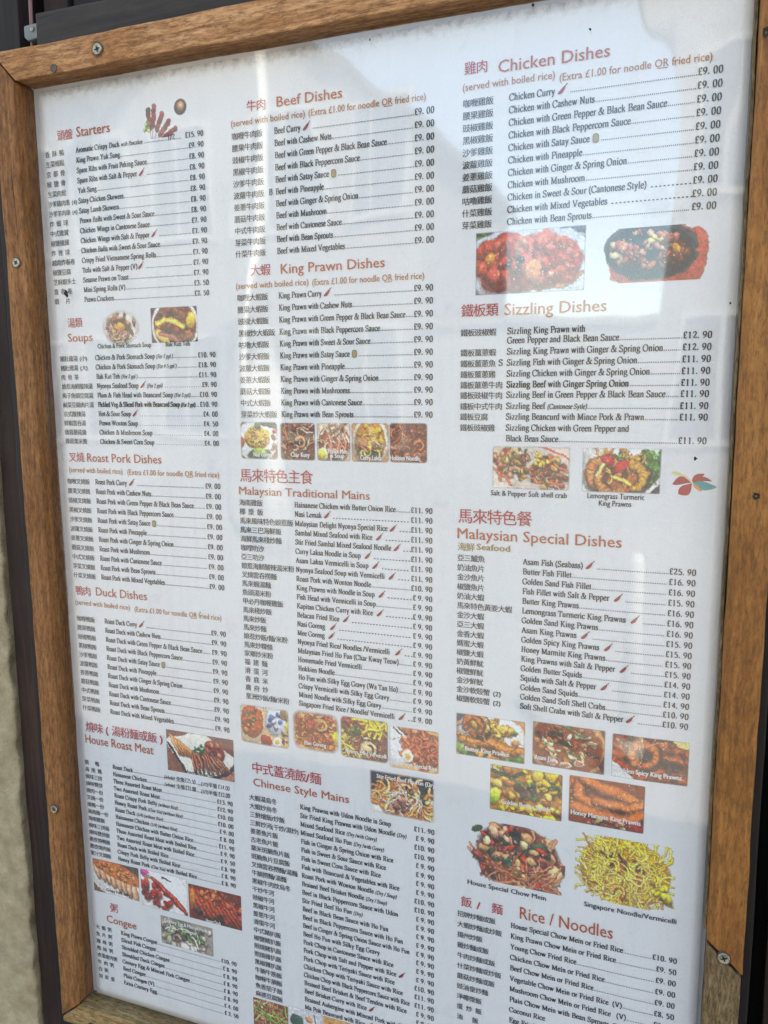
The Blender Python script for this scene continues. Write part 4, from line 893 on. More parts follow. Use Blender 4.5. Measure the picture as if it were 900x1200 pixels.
# white sticker patches over two prices
for a, b, v in ((-0.7105, -0.6850, SECS['house']['v0']), (-0.6500, -0.6215, SECS['house']['v0'])):
    I = Ink(-0.00045); I.add([(a, v + .0035, 0), (b, v + .0035, 0), (b, v - .0105, 0), (a, v - .0105, 0)], [(0, 1, 2, 3)], 'patch')
    o = I.build('price_sticker', None); child_of(o, menu)

# ------------------------------------------------------------------ the printed dish photographs (flat print, painted as coloured meshes)
class Pic:
    def __init__(s, w, h, bg=(200, 190, 180), seed=1):
        s.w, s.h = w, h; s.a = np.ones((h, w, 3)) * np.array(bg, float); s.al = np.ones((h, w)); s.pm = np.zeros((h, w))
        yy, xx = np.mgrid[0:h, 0:w]; s.X = (xx + .5) / w; s.Y = (yy + .5) / w; s.asp = h / w    # y in units of the width
        s.r = random.Random(seed)
    def win(s, x0, x1, y0, y1):
        a = max(0, int(x0 * s.w) - 1); b = min(s.w, int(x1 * s.w) + 2); c = max(0, int(y0 * s.w) - 1); d = min(s.h, int(y1 * s.w) + 2)
        return (slice(c, d), slice(a, b)) if b > a and d > c else None
    def put(s, sl, m, col):
        s.a[sl] = s.a[sl] * (1 - m[..., None]) + col * m[..., None]; s.pm[sl] = np.maximum(s.pm[sl], m)
    def ell(s, x, y, rx, ry, ang=0, col=(255, 255, 255), soft=.12, shade=.35, rim=.25, op=1):
        R_ = max(rx, ry) * 1.2; sl = s.win(x - R_, x + R_, y - R_, y + R_)
        if sl is None: return
        dx, dy = s.X[sl] - x, s.Y[sl] - y; c, q = math.cos(ang), math.sin(ang)
        lx, ly = (dx * c + dy * q) / rx, (-dx * q + dy * c) / ry; d = np.sqrt(lx * lx + ly * ly)
        m = np.clip((1 - d) / soft + .5, 0, 1) * op
        gy = (dy - dx * .4) / max(rx, ry)
        f = 1 - shade * gy - rim * np.clip(d, 0, 1) ** 4
        s.put(sl, m, np.clip(np.array(col, float)[None, None] * f[..., None], 0, 255))
    def strand(s, pts, w, col, shade=.5, hi=.25, op=1):
        P = np.array(pts, float); sl = s.win(P[:, 0].min() - w, P[:, 0].max() + w, P[:, 1].min() - w, P[:, 1].max() + w)
        if sl is None: return
        X, Y = s.X[sl], s.Y[sl]; D = np.full(X.shape, 9.)
        for i in range(len(P) - 1):
            a, b = P[i], P[i + 1]; v = b - a; L = v @ v + 1e-12
            t = np.clip(((X - a[0]) * v[0] + (Y - a[1]) * v[1]) / L, 0, 1)
            D = np.minimum(D, np.hypot(X - a[0] - t * v[0], Y - a[1] - t * v[1]))
        e = D / w; m = np.clip((1 - e) * w * s.w + .35, 0, 1) * op
        f = 1 + hi - (shade + hi) * np.clip(e, 0, 1) ** 1.6
        s.put(sl, m, np.clip(np.array(col, float)[None, None] * f[..., None], 0, 255))
    def poly(s, pts, col, op=1):
        m = np.zeros((s.h, s.w), bool); n = len(pts); X, Y = s.X, s.Y
        for i in range(n):
            x0, y0 = pts[i]; x1, y1 = pts[(i + 1) % n]
            if y0 == y1: continue
            m ^= ((Y < y0) != (Y < y1)) & (X < (x1 - x0) * (Y - y0) / (y1 - y0) + x0)
        s.put((slice(None), slice(None)), m * float(op), np.array(col, float))
    def inside(s, reg):
        x, y, rx, ry, ang = reg
        while True:
            a, b = s.r.uniform(-1, 1), s.r.uniform(-1, 1)
            if a * a + b * b < 1:
                a *= rx; b *= ry; return x + a * math.cos(ang) - b * math.sin(ang), y + a * math.sin(ang) + b * math.cos(ang)
    def jit(s, c, j=18):
        k = s.r.uniform(-j, j); return tuple(max(0, min(255, q + k + s.r.uniform(-j, j) * .35)) for q in c)
    def noodles(s, reg, n, pal, w=.012, ln=.22, curl=5, dark=(60, 25, 10)):
        for _ in range(n):
            x, y = s.inside(reg); a = s.r.uniform(0, 6.28); k = s.r.uniform(-curl, curl); pts = []
            for i in range(8):
                pts.append((x, y)); x += math.cos(a) * ln / 8; y += math.sin(a) * ln / 8; a += k * .075
            s.strand([(p + w * .3, q + w * .7) for p, q in pts], w * 1.25, dark, 0, 0, .55)
            s.strand(pts, w * s.r.uniform(.7, 1.2), s.jit(s.r.choice(pal)), .45, .25)
    def chunks(s, reg, n, pal, sz=.05, asp=(.45, .9), sh=.45, dark=(40, 18, 8), j=20):
        for _ in range(n):
            x, y = s.inside(reg); r_ = sz * s.r.uniform(.6, 1.3); b = r_ * s.r.uniform(*asp); a = s.r.uniform(0, 3.14)
            s.ell(x + r_ * .12, y + r_ * .25, r_ * 1.1, b * 1.15, a, dark, .5, 0, 0, .6)
            s.ell(x, y, r_, b, a, s.jit(s.r.choice(pal), j), .2, sh, .3)
            s.ell(x + r_ * s.r.uniform(-.3, .2), y - b * .35, r_ * .28, b * .16, a, tuple(min(255, q * 1.45 + 30) for q in s.r.choice(pal)), .6, 0, 0, .55)
    def prawn(s, x, y, r, ang, col=(215, 120, 60), w=None, span=4.3, stripe=(255, 190, 130)):
        w = w or r * .42; n = 12; pts = [(x + math.cos(ang + span * i / n) * r, y + math.sin(ang + span * i / n) * r) for i in range(n + 1)]
        s.strand([(p + w * .15, q + w * .3) for p, q in pts], w * 1.2, (45, 15, 8), 0, 0, .7)
        for i in range(n):
            ww = w * (1 - .55 * (i / n)); s.strand(pts[i:i + 2], ww, s.jit(col, 10), .5, .3)
        for i in range(1, n, 2):
            t = ang + span * (i + .3) / n; ww = w * (1 - .55 * i / n) * .85
            s.strand([(x + math.cos(t) * (r - ww), y + math.sin(t) * (r - ww)), (x + math.cos(t + .06) * (r + ww), y + math.sin(t + .06) * (r + ww))], w * .10, stripe, 0, 0, .6)
        for q in (-.35, .35):
            t = ang + span + .25 + q * .4; s.strand([pts[-1], (x + math.cos(t) * (r + q * w), y + math.sin(t) * (r + q * w))], w * .22, (200, 60, 30), .3, .2)
    def slices(s, x, y, dx, dy, n, rx, ry, ang, dang, pal):
        for i in range(n):
            t = i / max(1, n - 1) - .5; cx_, cy_ = x + dx * t, y + dy * t; a = ang + dang * t
            s.ell(cx_ + .008, cy_ + .012, rx * 1.05, ry * 1.15, a, (40, 14, 8), .3, 0, 0, .8)
            s.ell(cx_, cy_, rx, ry, a, s.jit(pal[0], 12), .15, .3, .1); s.ell(cx_ - ry * .3, cy_ - ry * .25, rx * .86, ry * .42, a, s.jit(pal[1], 12), .4, .2, 0, .8)
    def egg(s, x, y, r):
        s.ell(x, y, r, r * 1.15, .2, (250, 246, 236), .1, .15, .1); s.ell(x + r * .05, y + r * .1, r * .52, r * .55, 0, (238, 176, 40), .15, .2, .15)
    def herbs(s, reg, n, sz=.03, pal=((50, 95, 35), (85, 130, 55), (30, 65, 25))): s.chunks(reg, n, pal, sz, (.25, .55), .3, (15, 25, 10))
    def glints(s, reg, n, sz=.008, col=(255, 240, 215)):
        for _ in range(n):
            x, y = s.inside(reg); s.ell(x, y, sz * s.r.uniform(.5, 1.2), sz * s.r.uniform(.4, .8), s.r.uniform(0, 3), col, .6, 0, 0, .7)
    def fade(s, kind, k=.06, rad=.12):
        X, Y = s.X, s.Y; A = s.asp
        if kind == 'mask': s.al = np.clip((s.pm - .3) / .5, 0, 1)
        elif kind == 'oval':
            d = np.sqrt(((X - .5) / .5) ** 2 + ((Y - A / 2) / (A / 2)) ** 2); s.al = np.clip((1 - d) / k, 0, 1)
        elif kind == 'super':
            n = 4; d = (np.abs((X - .5) / .5) ** n + np.abs((Y - A / 2) / (A / 2)) ** n) ** (1 / n)
            nz = np.array([[mnoise.noise(Vector((x * 9, y * 9, 3))) for x in X[0]] for y in Y[:, 0]]) * .07
            s.al = np.clip((1 - d + nz) / k, 0, 1)
        else:
            qx = np.abs(X - .5) - (.5 - rad); qy = np.abs(Y - A / 2) - (A / 2 - rad)
            d = np.hypot(np.maximum(qx, 0), np.maximum(qy, 0)) + np.minimum(np.maximum(qx, qy), 0) - rad; s.al = np.clip(-d / k, 0, 1)
    def field(s, n, seed):
        rs = np.random.RandomState(seed); g = rs.randn(n + 3, n + 3); x = s.X * n; y = s.Y * n; i = x.astype(int); j = np.minimum(y.astype(int), n); fx, fy = x - i, y - j
        fx = fx * fx * (3 - 2 * fx); fy = fy * fy * (3 - 2 * fy); i = np.minimum(i, n)
        return (g[j, i] * (1 - fx) + g[j, i + 1] * fx) * (1 - fy) + (g[np.minimum(j + 1, n + 2), i] * (1 - fx) + g[np.minimum(j + 1, n + 2), i + 1] * fx) * fy
    def rough(s, amp=.009):
        """break up the drawn outlines and give the food its crumb and shine"""
        k = s.r.randrange(9999); dx = (s.field(9, k) * 1.0 + s.field(22, k + 1) * .7) * amp; dy = (s.field(9, k + 2) + s.field(22, k + 3) * .7) * amp
        ix = np.clip(((s.X + dx) * s.w).astype(int), 0, s.w - 1); iy = np.clip(((s.Y + dy) * s.w).astype(int), 0, s.h - 1)
        s.a = s.a[iy, ix]; s.pm = s.pm[iy, ix]
        f = s.field(int(s.w * .30), k + 4) * .10 + s.field(int(s.w * .55), k + 5) * .08
        lum = s.a.mean(2, keepdims=True) / 255; warm = np.clip(1.3 - lum, .25, 1)
        s.a = s.a * (1 + f[..., None] * warm); m_ = s.a.mean(2, keepdims=True); s.a = np.clip(m_ + (s.a - m_) * 1.18, 0, 255); s.a = np.clip((s.a - 110) * .98 + 128, 0, 255)
    def grain(s, g=9):
        rs = np.random.RandomState(s.r.randrange(99999)); n = rs.randn(s.h, s.w, 1) * g; s.a = np.clip(s.a * (1 + rs.randn(s.h, s.w, 1) * .05) + n, 0, 255)
def emit(name, rec, pic, label, y=-0.0003):
    nm, u0, v0, u1, v1 = rec; w, h = pic.w, pic.h
    us = np.linspace(u0, u1, w); vs = np.linspace(v0, v1, h); U_, V_ = np.meshgrid(us, vs)
    co = np.stack([U_ * S, np.full_like(U_, y), H0 - V_ * S], -1).reshape(-1, 3)
    co[:, 1] += np.array([wave(a_, c_) for a_, _b, c_ in co])
    i = np.arange((h - 1) * (w - 1)); r_, c = i // (w - 1), i % (w - 1); a = r_ * w + c
    f = np.stack([a, a + w, a + w + 1, a + 1], 1)
    keep = (pic.al.reshape(-1)[f].max(1) > 0.01); f = f[keep]
    me = bpy.data.meshes.new(name); me.vertices.add(len(co)); me.vertices.foreach_set('co', co.ravel())
    me.loops.add(f.size); me.loops.foreach_set('vertex_index', f.ravel().astype(np.int32)); me.polygons.add(len(f))
    me.polygons.foreach_set('loop_start', np.arange(0, f.size, 4).astype(np.int32)); me.polygons.foreach_set('loop_total', np.full(len(f), 4, np.int32))
    me.update(calc_edges=True)
    x = pic.a / 255; L = np.where(x <= .04045, x / 12.92, ((x + .055) / 1.055) ** 2.4)
    at = me.color_attributes.new('print', 'FLOAT_COLOR', 'POINT'); at.data.foreach_set('color', np.concatenate([L, pic.al[..., None]], -1).astype(np.float32).ravel())
    me.materials.append(M['photo']); o = link(bpy.data.objects.new(name, me)); child_of(o, menu); o['label'] = label
    return o
PH = {}
def photo(nm, label, fn, fade='round', k=.05, rad=.1, bg=(120, 80, 50), grain=8):
    rec = next(p for p in PHOTOS if p[0] == nm); w = max(40, int((rec[3] - rec[1]) * 900 * 1.15)); h = max(28, int(w * (rec[4] - rec[2]) / (rec[3] - rec[1])))
    p = Pic(w, h, bg, len(nm) * 7 + ord(nm[0])); fn(p, p.asp)
    p.rough()
    if grain: p.grain(grain)
    p.fade(fade, k, rad); PH[nm] = emit('dish_photo', rec[:5], p, label)
MEAT = [(150, 72, 40), (120, 52, 30), (176, 98, 60), (92, 40, 24)]
def f_stomach(p, A):
    c = (.5, A * .5, .40, A * .42, 0)
    p.ell(.5, A * .5, .5, A * .5, 0, (232, 214, 200), .3, .1, 0); p.chunks(c, 46, [(176, 128, 96), (150, 100, 72), (206, 160, 120), (120, 78, 54)], .085, (.3, .6)); p.ell(.45, A * .47, .15, .10, .2, (214, 160, 70), .2, .3, .2)
    p.strand([(.62, A * .12), (.60, A * .4), (.8, A * .72)], .035, (84, 56, 36)); p.strand([(.3, A * .4), (.5, A * .28), (.56, A * .3)], .03, (90, 50, 40)); p.noodles((.35, A * .75, .2, A * .15, 0), 10, [(222, 176, 140), (190, 130, 100)], .02, .2)
photo('stomach', 'printed photo of pork stomach soup', f_stomach, 'oval', .28)
def f_bak(p, A):
    p.ell(.52, A * .52, .50, .50, 0, (236, 228, 222), .03, .05, .05); p.ell(.52, A * .54, .45, .45, 0, (112, 60, 38), .05, .1, .2)
    c = (.52, A * .52, .38, .34, 0); p.chunks(c, 26, MEAT, .09, (.4, .7)); p.chunks(c, 10, [(46, 34, 30)], .06)
    p.strand([(.15, .3), (.3, .22), (.5, .26), (.7, .36)], .055, (226, 186, 84)); p.ell(.25, A * .84, .20, .08, .7, (232, 190, 90), .15, .3, .2); p.ell(.86, A * .38, .09, .15, .2, (226, 184, 60), .15, .3, .2)
    p.strand([(.2, .47), (.45, .52), (.6, .66)], .045, (150, 84, 60))
photo('bakkut', 'printed photo of a round bowl of herbal pork rib soup', f_bak, 'rect', .02, .02, (70, 48, 48))
def f_roast(p, A):
    p.poly([(0, 0), (.42, 0), (0, A * .22)], (104, 52, 36)); p.poly([(0, A * .3), (0, A), (.28, A)], (118, 66, 48)); p.poly([(0, A * .26), (.05, A * .3), (.32, A), (.26, A)], (38, 28, 28))
    p.poly([(.6, 0), (1, 0), (1, A * .42)], (110, 56, 44)); p.poly([(1, A * .6), (1, A), (.66, A)], (166, 108, 84)); p.poly([(1, A * .62), (1, A * .74), (.74, A), (.64, A)], (34, 28, 28))
    p.slices(.27, A * .42, .26, .10, 6, .13, .030, .9, -.4, [(196, 110, 50), (240, 190, 130)]); p.ell(.72, A * .36, .16, .13, .5, (120, 42, 30), .1, .4, .3); p.chunks((.70, A * .36, .13, .11, .3), 14, [(150, 60, 40), (110, 36, 26), (190, 110, 80)], .035)
    p.slices(.62, A * .66, .42, -.03, 9, .15, .026, 1.05, -.7, [(96, 38, 24), (196, 124, 84)]); p.herbs((.49, A * .34, .08, .07, 0), 16, .03); p.glints((.6, A * .6, .25, .15, 0), 22)
photo('roastmeat', 'printed photo of sliced roast meats fanned on a white plate', f_roast, 'rect', .015, .01, (232, 226, 214))
def f_belly(p, A):
    p.poly([(0, A * .5), (.6, A), (0, A)], (100, 70, 50)); p.ell(.55, A * .62, .66, .34, .3, (232, 226, 220), .05, .1, .1)
    p.slices(.50, A * .56, .80, .28, 8, .16, .055, 1.35, .1, [(206, 140, 96), (238, 206, 176)]); p.ell(.5, A * .24, .60, .15, .28, (196, 106, 46), .2, .2, .2); p.chunks((.5, A * .26, .5, .10, .28), 40, [(206, 116, 50), (176, 86, 34), (226, 150, 84)], .035, (.4, .8)); p.glints((.5, A * .26, .45, .1, .28), 30)
photo('belly', 'printed photo of crispy roast pork belly', f_belly, 'rect', .015, .01, (70, 50, 40))
def f_char(p, A):
    p.ell(.5, A * .62, .62, .52, .3, (232, 228, 226), .04, .1, .05); p.ell(.1, A * .1, .10, .08, 0, (196, 70, 140), .2); p.herbs((.2, A * .16, .09, .06, 0), 10, .03, ((120, 170, 80), (200, 220, 190)))
    p.chunks((.30, A * .62, .34, .20, .5), 30, [(150, 34, 22), (120, 22, 16), (186, 66, 44)], .07); p.slices(.62, A * .55, .50, .36, 8, .17, .045, .75, .2, [(150, 34, 24), (206, 96, 70)]); p.glints((.45, A * .6, .4, .25, .4), 36); p.strand([(.5, .08), (.58, .12), (.66, .13)], .018, (60, 40, 34))
photo('charsiu', 'printed photo of glossy red barbecued pork', f_char, 'rect', .015, .01, (222, 216, 214))
def f_duck(p, A):
    p.slices(.5, A * .55, .95, .10, 11, .30, .052, 1.0, -.3, [(140, 46, 24), (190, 80, 44)]); p.chunks((.62, A * .28, .40, .12, .2), 30, [(176, 70, 34), (150, 50, 26), (206, 110, 60)], .05); p.ell(.08, A * .4, .05, .16, 0, (190, 120, 50), .2); p.chunks((.5, A * .85, .4, .06, .2), 12, [(36, 22, 18), (60, 28, 18)], .06); p.glints((.55, A * .45, .42, .26, 0), 50)
photo('duck', 'printed photo of chopped roast duck', f_duck, 'rect', .015, .01, (96, 36, 22))
def f_cong(p, A):
    p.chunks((.5, A * .75, .48, .18, 0), 30, [(206, 190, 176), (226, 214, 200), (176, 150, 130)], .08, (.4, .8), .3); p.chunks((.5, A * .35, .5, .15, 0), 36, [(96, 88, 76), (64, 62, 54), (130, 124, 110), (180, 176, 168)], .06); p.herbs((.62, A * .5, .24, .10, .3), 26, .04, ((80, 120, 50), (50, 90, 36), (120, 150, 80))); p.noodles((.45, A * .4, .3, .1, 0), 10, [(200, 200, 180), (110, 130, 80)], .014, .25, 2)
photo('congee', 'printed photo of a bowl of congee with herbs', f_cong, 'rect', .015, .01, (150, 138, 126))
def f_ng(p, A):
    p.ell(.45, A * .5, .55, .50, 0, (236, 234, 232), .05, .1, .1); p.poly([(.5, 0), (1, 0), (1, .16), (.6, .1)], (60, 50, 50)); p.ell(.45, A * .42, .34, .27, 0, (216, 162, 70), .1, .4, .2); p.chunks((.45, A * .42, .30, .23, 0), 60, [(226, 176, 84), (196, 136, 50), (240, 200, 120)], .035); p.ell(.48, A * .10, .09, .10, 0, (54, 78, 40), .15); p.ell(.02, A * .55, .10, .14, 0, (166, 70, 40), .2)
    p.ell(.5, A * .86, .32, .13, -.1, (40, 76, 36), .1); p.ell(.52, A * .78, .18, .08, .1, (176, 190, 80), .15); p.chunks((.88, A * .34, .07, .1, 0), 4, [(130, 40, 30)], .06); p.chunks((.9, A * .66, .1, .08, 0), 8, [(170, 110, 80)], .05)
photo('nasigoreng', 'printed photo of fried rice mound with leaf', f_ng, 'round', .05, .1)
def f_ck(p, A):
    c = (.5, A * .5, .5, .52, 0); p.noodles(c, 110, [(150, 84, 44), (120, 56, 30), (186, 120, 70), (90, 38, 22)], .026, .34, 4); p.chunks(c, 12, [(130, 50, 34), (96, 36, 24)], .07); p.noodles(c, 10, [(226, 206, 170)], .014, .4, 2); p.strand([(.25, .3), (.42, .5)], .022, (54, 74, 34)); p.prawn(.58, A * .5, .12, 3.6, (226, 150, 100)); p.herbs((.2, A * .9, .2, .08, 0), 6, .05, ((34, 50, 24),)); p.glints(c, 40)
photo('charkuey', 'printed photo of stir fried flat noodles with a prawn', f_ck, 'round', .05, .1, (80, 40, 26))
def f_pm(p, A):
    p.ell(.5, A * .5, .56, .56, 0, (230, 214, 196), .05); p.ell(.52, A * .5, .46, .48, 0, (150, 74, 46), .1); c = (.52, A * .45, .40, .38, 0); p.noodles(c, 40, [(222, 176, 140), (196, 120, 90), (240, 210, 180)], .025, .3)
    for x, a in ((.45, .4), (.66, .2), (.86, .6)): p.strand([(x - .1, A * .28), (x, A * .5), (x - .05, A * .75)], .055, (206, 120, 96)); p.strand([(x - .1, A * .28), (x, A * .5)], .02, (240, 190, 160))
    p.noodles((.6, A * .2, .3, .1, 0), 10, [(226, 190, 160), (90, 80, 40)], .02, .3, 2); p.ell(.17, A * .82, .16, .19, .1, (236, 222, 170), .1); p.ell(.15, A * .83, .11, .13, .1, (232, 200, 60), .15)
photo('prawnmee', 'printed photo of prawn noodle soup with egg', f_pm, 'round', .05, .1, (210, 180, 150))
def f_lk(p, A):
    p.ell(.5, A * .5, .47, .62, .05, (238, 226, 206), .05); p.ell(.5, A * .5, .40, .56, .05, (186, 120, 50), .08); c = (.5, A * .5, .34, .46, 0); p.chunks(c, 22, [(196, 130, 40), (166, 90, 34), (220, 170, 70)], .09); p.chunks((.35, A * .65, .14, .14, 0), 6, [(120, 44, 24)], .08)
    p.ell(.56, A * .24, .17, .13, 0, (216, 160, 50), .15); p.ell(.58, A * .8, .14, .11, 0, (36, 44, 30), .12); p.ell(.38, A * .84, .10, .05, 0, (90, 110, 40), .2); p.chunks((.75, A * .55, .1, .16, 0), 6, [(222, 166, 60)], .09); p.noodles(c, 10, [(240, 200, 120)], .018, .25)
photo('laksa', 'printed photo of yellow curry laksa bowl', f_lk, 'round', .05, .1, (196, 140, 90))
def f_hk(p, A):
    c = (.5, A * .5, .52, .54, 0); p.noodles(c, 150, [(126, 58, 34), (150, 76, 44), (96, 40, 24), (176, 100, 60)], .024, .36, 6); p.prawn(.78, A * .55, .11, 3.4, (216, 120, 84)); p.prawn(.74, A * .82, .07, 2.4, (206, 110, 74)); p.glints(c, 30)
photo('hokkien', 'printed photo of dark hokkien noodles', f_hk, 'round', .05, .1, (60, 28, 20))
def f_nl(p, A):
    p.ell(.24, A * .46, .30, .42, .1, (226, 196, 160), .04, .15, .2); p.ell(.25, A * .42, .24, .32, .1, (176, 76, 36), .06, .2, .2); p.chunks((.24, A * .42, .20, .24, .1), 24, [(150, 66, 34), (196, 110, 60), (110, 50, 30)], .05); p.herbs((.24, A * .3, .13, .1, 0), 14, .03)
    p.ell(.72, A * .34, .20, .26, 0, (222, 228, 238), .06, .3, .15); p.chunks((.72, A * .36, .15, .18, 0), 16, [(70, 100, 170), (110, 140, 200), (230, 236, 244)], .045); p.chunks((.92, A * .16, .08, .09, 0), 6, [(120, 90, 60)], .05); p.ell(.96, A * .42, .05, .12, 0, (210, 190, 60), .2)
    p.ell(.53, A * .86, .12, .11, 0, (150, 36, 22), .12); p.egg(.75, A * .85, .09); p.chunks((.90, A * .70, .09, .14, 0), 16, [(90, 50, 30), (150, 96, 60), (60, 36, 24)], .03)
photo('nasilemak', 'printed photo of curry bowl with blue rice and egg', f_nl, 'round', .05, .08, (206, 168, 118))
def f_mg(p, A):
    p.poly([(.2, A * .72), (.9, A * .75), (.88, A * .98), (.22, A * .95)], (222, 160, 60)); c = (.5, A * .42, .46, .38, 0); p.noodles(c, 150, [(196, 96, 40), (166, 70, 30), (222, 140, 70), (130, 50, 26)], .020, .34, 6); p.prawn(.62, A * .32, .11, 4.2, (230, 160, 100)); p.ell(.95, A * .62, .08, .17, -.1, (230, 200, 40), .1); p.ell(.42, A * .3, .07, .05, .3, (196, 60, 30), .2); p.glints(c, 40)
photo('meegoreng', 'printed photo of fried yellow noodles with lemon', f_mg, 'round', .10, .2, (214, 170, 120))
def f_nf(p, A):
    p.noodles((.25, A * .65, .3, .25, -.9), 50, [(222, 190, 90), (200, 160, 60), (236, 216, 150)], .020, .45, .8); p.noodles((.7, A * .5, .35, .35, 0), 90, [(120, 60, 30), (150, 84, 40), (90, 40, 22)], .022, .36, 4); p.chunks((.25, A * .1, .2, .08, 0), 8, [(176, 70, 40)], .06); p.noodles((.72, A * .16, .28, .1, .3), 24, [(232, 200, 50), (214, 176, 60)], .026, .3, 2)
    p.herbs((.28, A * .3, .18, .08, .2), 16, .045); p.prawn(.60, A * .72, .13, 2.8, (232, 200, 150)); p.ell(.55, A * .7, .12, .06, .4, (238, 206, 160), .15); p.glints((.6, A * .6, .35, .3, 0), 40)
photo('nyonyafried', 'printed photo of fried vermicelli with greens', f_nf, 'round', .05, .1, (96, 52, 30))
def f_nr(p, A):
    p.ell(.08, A * .48, .32, .40, -.1, (236, 234, 236), .08, .15, .05); p.chunks((.08, A * .45, .26, .3, -.1), 20, [(226, 226, 230), (246, 246, 248)], .02); c = (.68, A * .45, .36, .38, .2); p.noodles(c, 60, [(176, 64, 30), (140, 44, 24), (206, 100, 50)], .030, .26, 5); p.chunks(c, 16, [(150, 50, 26), (196, 96, 50)], .05)
    for x, y, a in ((.56, .30, 3), (.70, .50, 2.2), (.86, .40, 3.4), (.88, .66, 3)): p.prawn(x, A * y, .09, a, (206, 92, 50))
    p.egg(.38, A * .66, .11); p.strand([(.1, .05), (.25, .16)], .02, (70, 46, 26)); p.strand([(.2, .03), (.36, .15)], .018, (40, 36, 26)); p.glints(c, 40)
photo('nyonyarice', 'printed photo of rice with sambal prawns and egg', f_nr, 'round', .04, .06, (214, 166, 108))
def f_hf(p, A):
    p.ell(.5, A * 1.10, .75, .52, 0, (236, 226, 216), .03, .05, .05); c = (.53, A * .66, .40, .26, .08); p.chunks(c, 20, [(150, 90, 60)], .10); p.noodles(c, 120, [(206, 130, 66), (226, 166, 96), (176, 96, 50), (236, 196, 140)], .020, .30, 6, (90, 40, 24)); p.noodles(c, 22, [(240, 226, 206)], .010, .24, 2); p.chunks((.52, A * .74, .14, .1, 0), 12, [(150, 96, 84), (176, 120, 106), (120, 66, 56)], .05); p.herbs((.72, A * .42, .2, .05, .4), 8, .04, ((54, 60, 30),)); p.glints(c, 40)
photo('hofun', 'printed photo of beef ho fun on a black ground', f_hf, 'rect', .05, .04, (42, 38, 40))
def f_ngr(p, A):
    c = (.5, A * .5, .55, .60, 0); p.noodles(c, 90, [(166, 96, 70), (200, 140, 100), (130, 60, 44), (220, 170, 130)], .022, .4, 4); p.noodles((.5, A * .25, .5, .2, 0), 16, [(120, 140, 60), (150, 170, 80)], .022, .5, 1.5)
photo('noodlegreen', 'printed photo of fried noodles with spring onion', f_ngr, 'rect', .02, .02, (110, 60, 44))
def f_chop(p, A):
    p.ell(.25, A * .35, .2, .2, 0, (44, 70, 50), .1); p.ell(.6, A * .22, .11, .09, 0, (220, 150, 90), .1); p.chunks((.65, A * .65, .35, .3, 0), 20, [(170, 80, 50), (200, 120, 80)], .08); p.strand([(.75, .1), (.8, .4)], .015, (40, 60, 30))
photo('chopplate', 'printed photo of a chop beside a green dip', f_chop, 'rect', .02, .02, (210, 206, 212))
def f_pk(p, A):
    p.ell(.6, A * .7, .6, .6, 0, (232, 228, 226), .05); p.chunks((.5, A * .5, .45, .4, 0), 36, [(196, 120, 50), (160, 70, 40), (220, 170, 90)], .08)
photo('porkplate', 'printed photo of battered pork on a plate', f_pk, 'rect', .02, .02, (200, 150, 90))
def f_ribs(p, A):
    p.herbs((.1, A * .16, .20, .14, 0), 30, .05); p.poly([(.25, 0), (1, 0), (1, A * .34), (.62, A * .2)], (168, 158, 152)); p.ell(.72, A * .04, .34, .04, .05, (74, 78, 86), .2); p.ell(.88, A * .24, .2, .05, 0, (64, 64, 70), .3); p.ell(.50, A * .56, .62, .36, .05, (210, 214, 220), .04, .1, .1)
    p.strand([(0, A * .60), (.2, A * .80), (.5, A * .93), (.8, A * .90), (1, A * .72)], .020, (156, 100, 72)); p.ell(.30, A * .50, .27, .24, .1, (120, 36, 26), .2); p.ell(.62, A * .5, .24, .24, 0, (170, 80, 64), .2)
    p.chunks((.30, A * .50, .25, .21, .1), 60, [(178, 60, 40), (156, 46, 30), (200, 84, 54)], .085, (.5, .8), .45, (96, 30, 22)); p.ell(.14, A * .42, .05, .055, 0, (214, 130, 44), .3); p.chunks((.56, A * .42, .14, .22, 0), 30, [(214, 116, 96), (222, 140, 116), (196, 92, 76)], .08, (.5, .8), .4, (140, 60, 50)); p.ell(.54, A * .66, .07, .10, 0, (220, 136, 92), .2)
    p.ell(.79, A * .52, .18, .20, .1, (176, 72, 54), .1, .3, .25); p.chunks((.79, A * .52, .16, .17, 0), 60, [(190, 88, 66), (172, 68, 50), (208, 112, 82)], .045, (.5, .9), .35, (140, 52, 40)); p.chunks((.42, A * .55, .12, .1, 0), 5, [(66, 30, 28)], .03); p.glints((.5, A * .5, .4, .22, 0), 60)
photo('ribs', 'printed photo of red glazed chicken on a banana leaf plate', f_ribs, 'rect', .018, .005, (70, 66, 70), 12)
def f_hot(p, A):
    p.ell(.52, A * .56, .44, .33, .08, (176, 72, 50), .06, .1, .1); p.ell(.84, A * .58, .13, .26, .12, (178, 74, 50), .08, .1, .1); p.ell(.47, A * .42, .42, .27, .08, (48, 50, 54), .04, .2, .1); p.ell(.47, A * .44, .39, .24, .08, (28, 30, 34), .05); c = (.47, A * .40, .30, .17, .08)
    p.chunks((.22, A * .44, .11, .11, 0), 14, [(226, 196, 160), (200, 160, 120), (150, 100, 70)], .04); p.chunks(c, 54, [(150, 70, 60), (190, 110, 90), (110, 44, 36), (206, 150, 120)], .04); p.chunks((.67, A * .42, .13, .12, 0), 22, [(120, 54, 36), (160, 80, 50), (96, 44, 30)], .04); p.ell(.69, A * .42, .042, .045, 0, (206, 140, 50), .15); p.chunks((.5, A * .2, .10, .04, .1), 6, [(226, 190, 110)], .035); p.glints(c, 50)
photo('hotplate', 'printed photo of an oval black sizzling plate on a red wooden base', f_hot, 'mask', .06, .1, (214, 214, 220), 6)
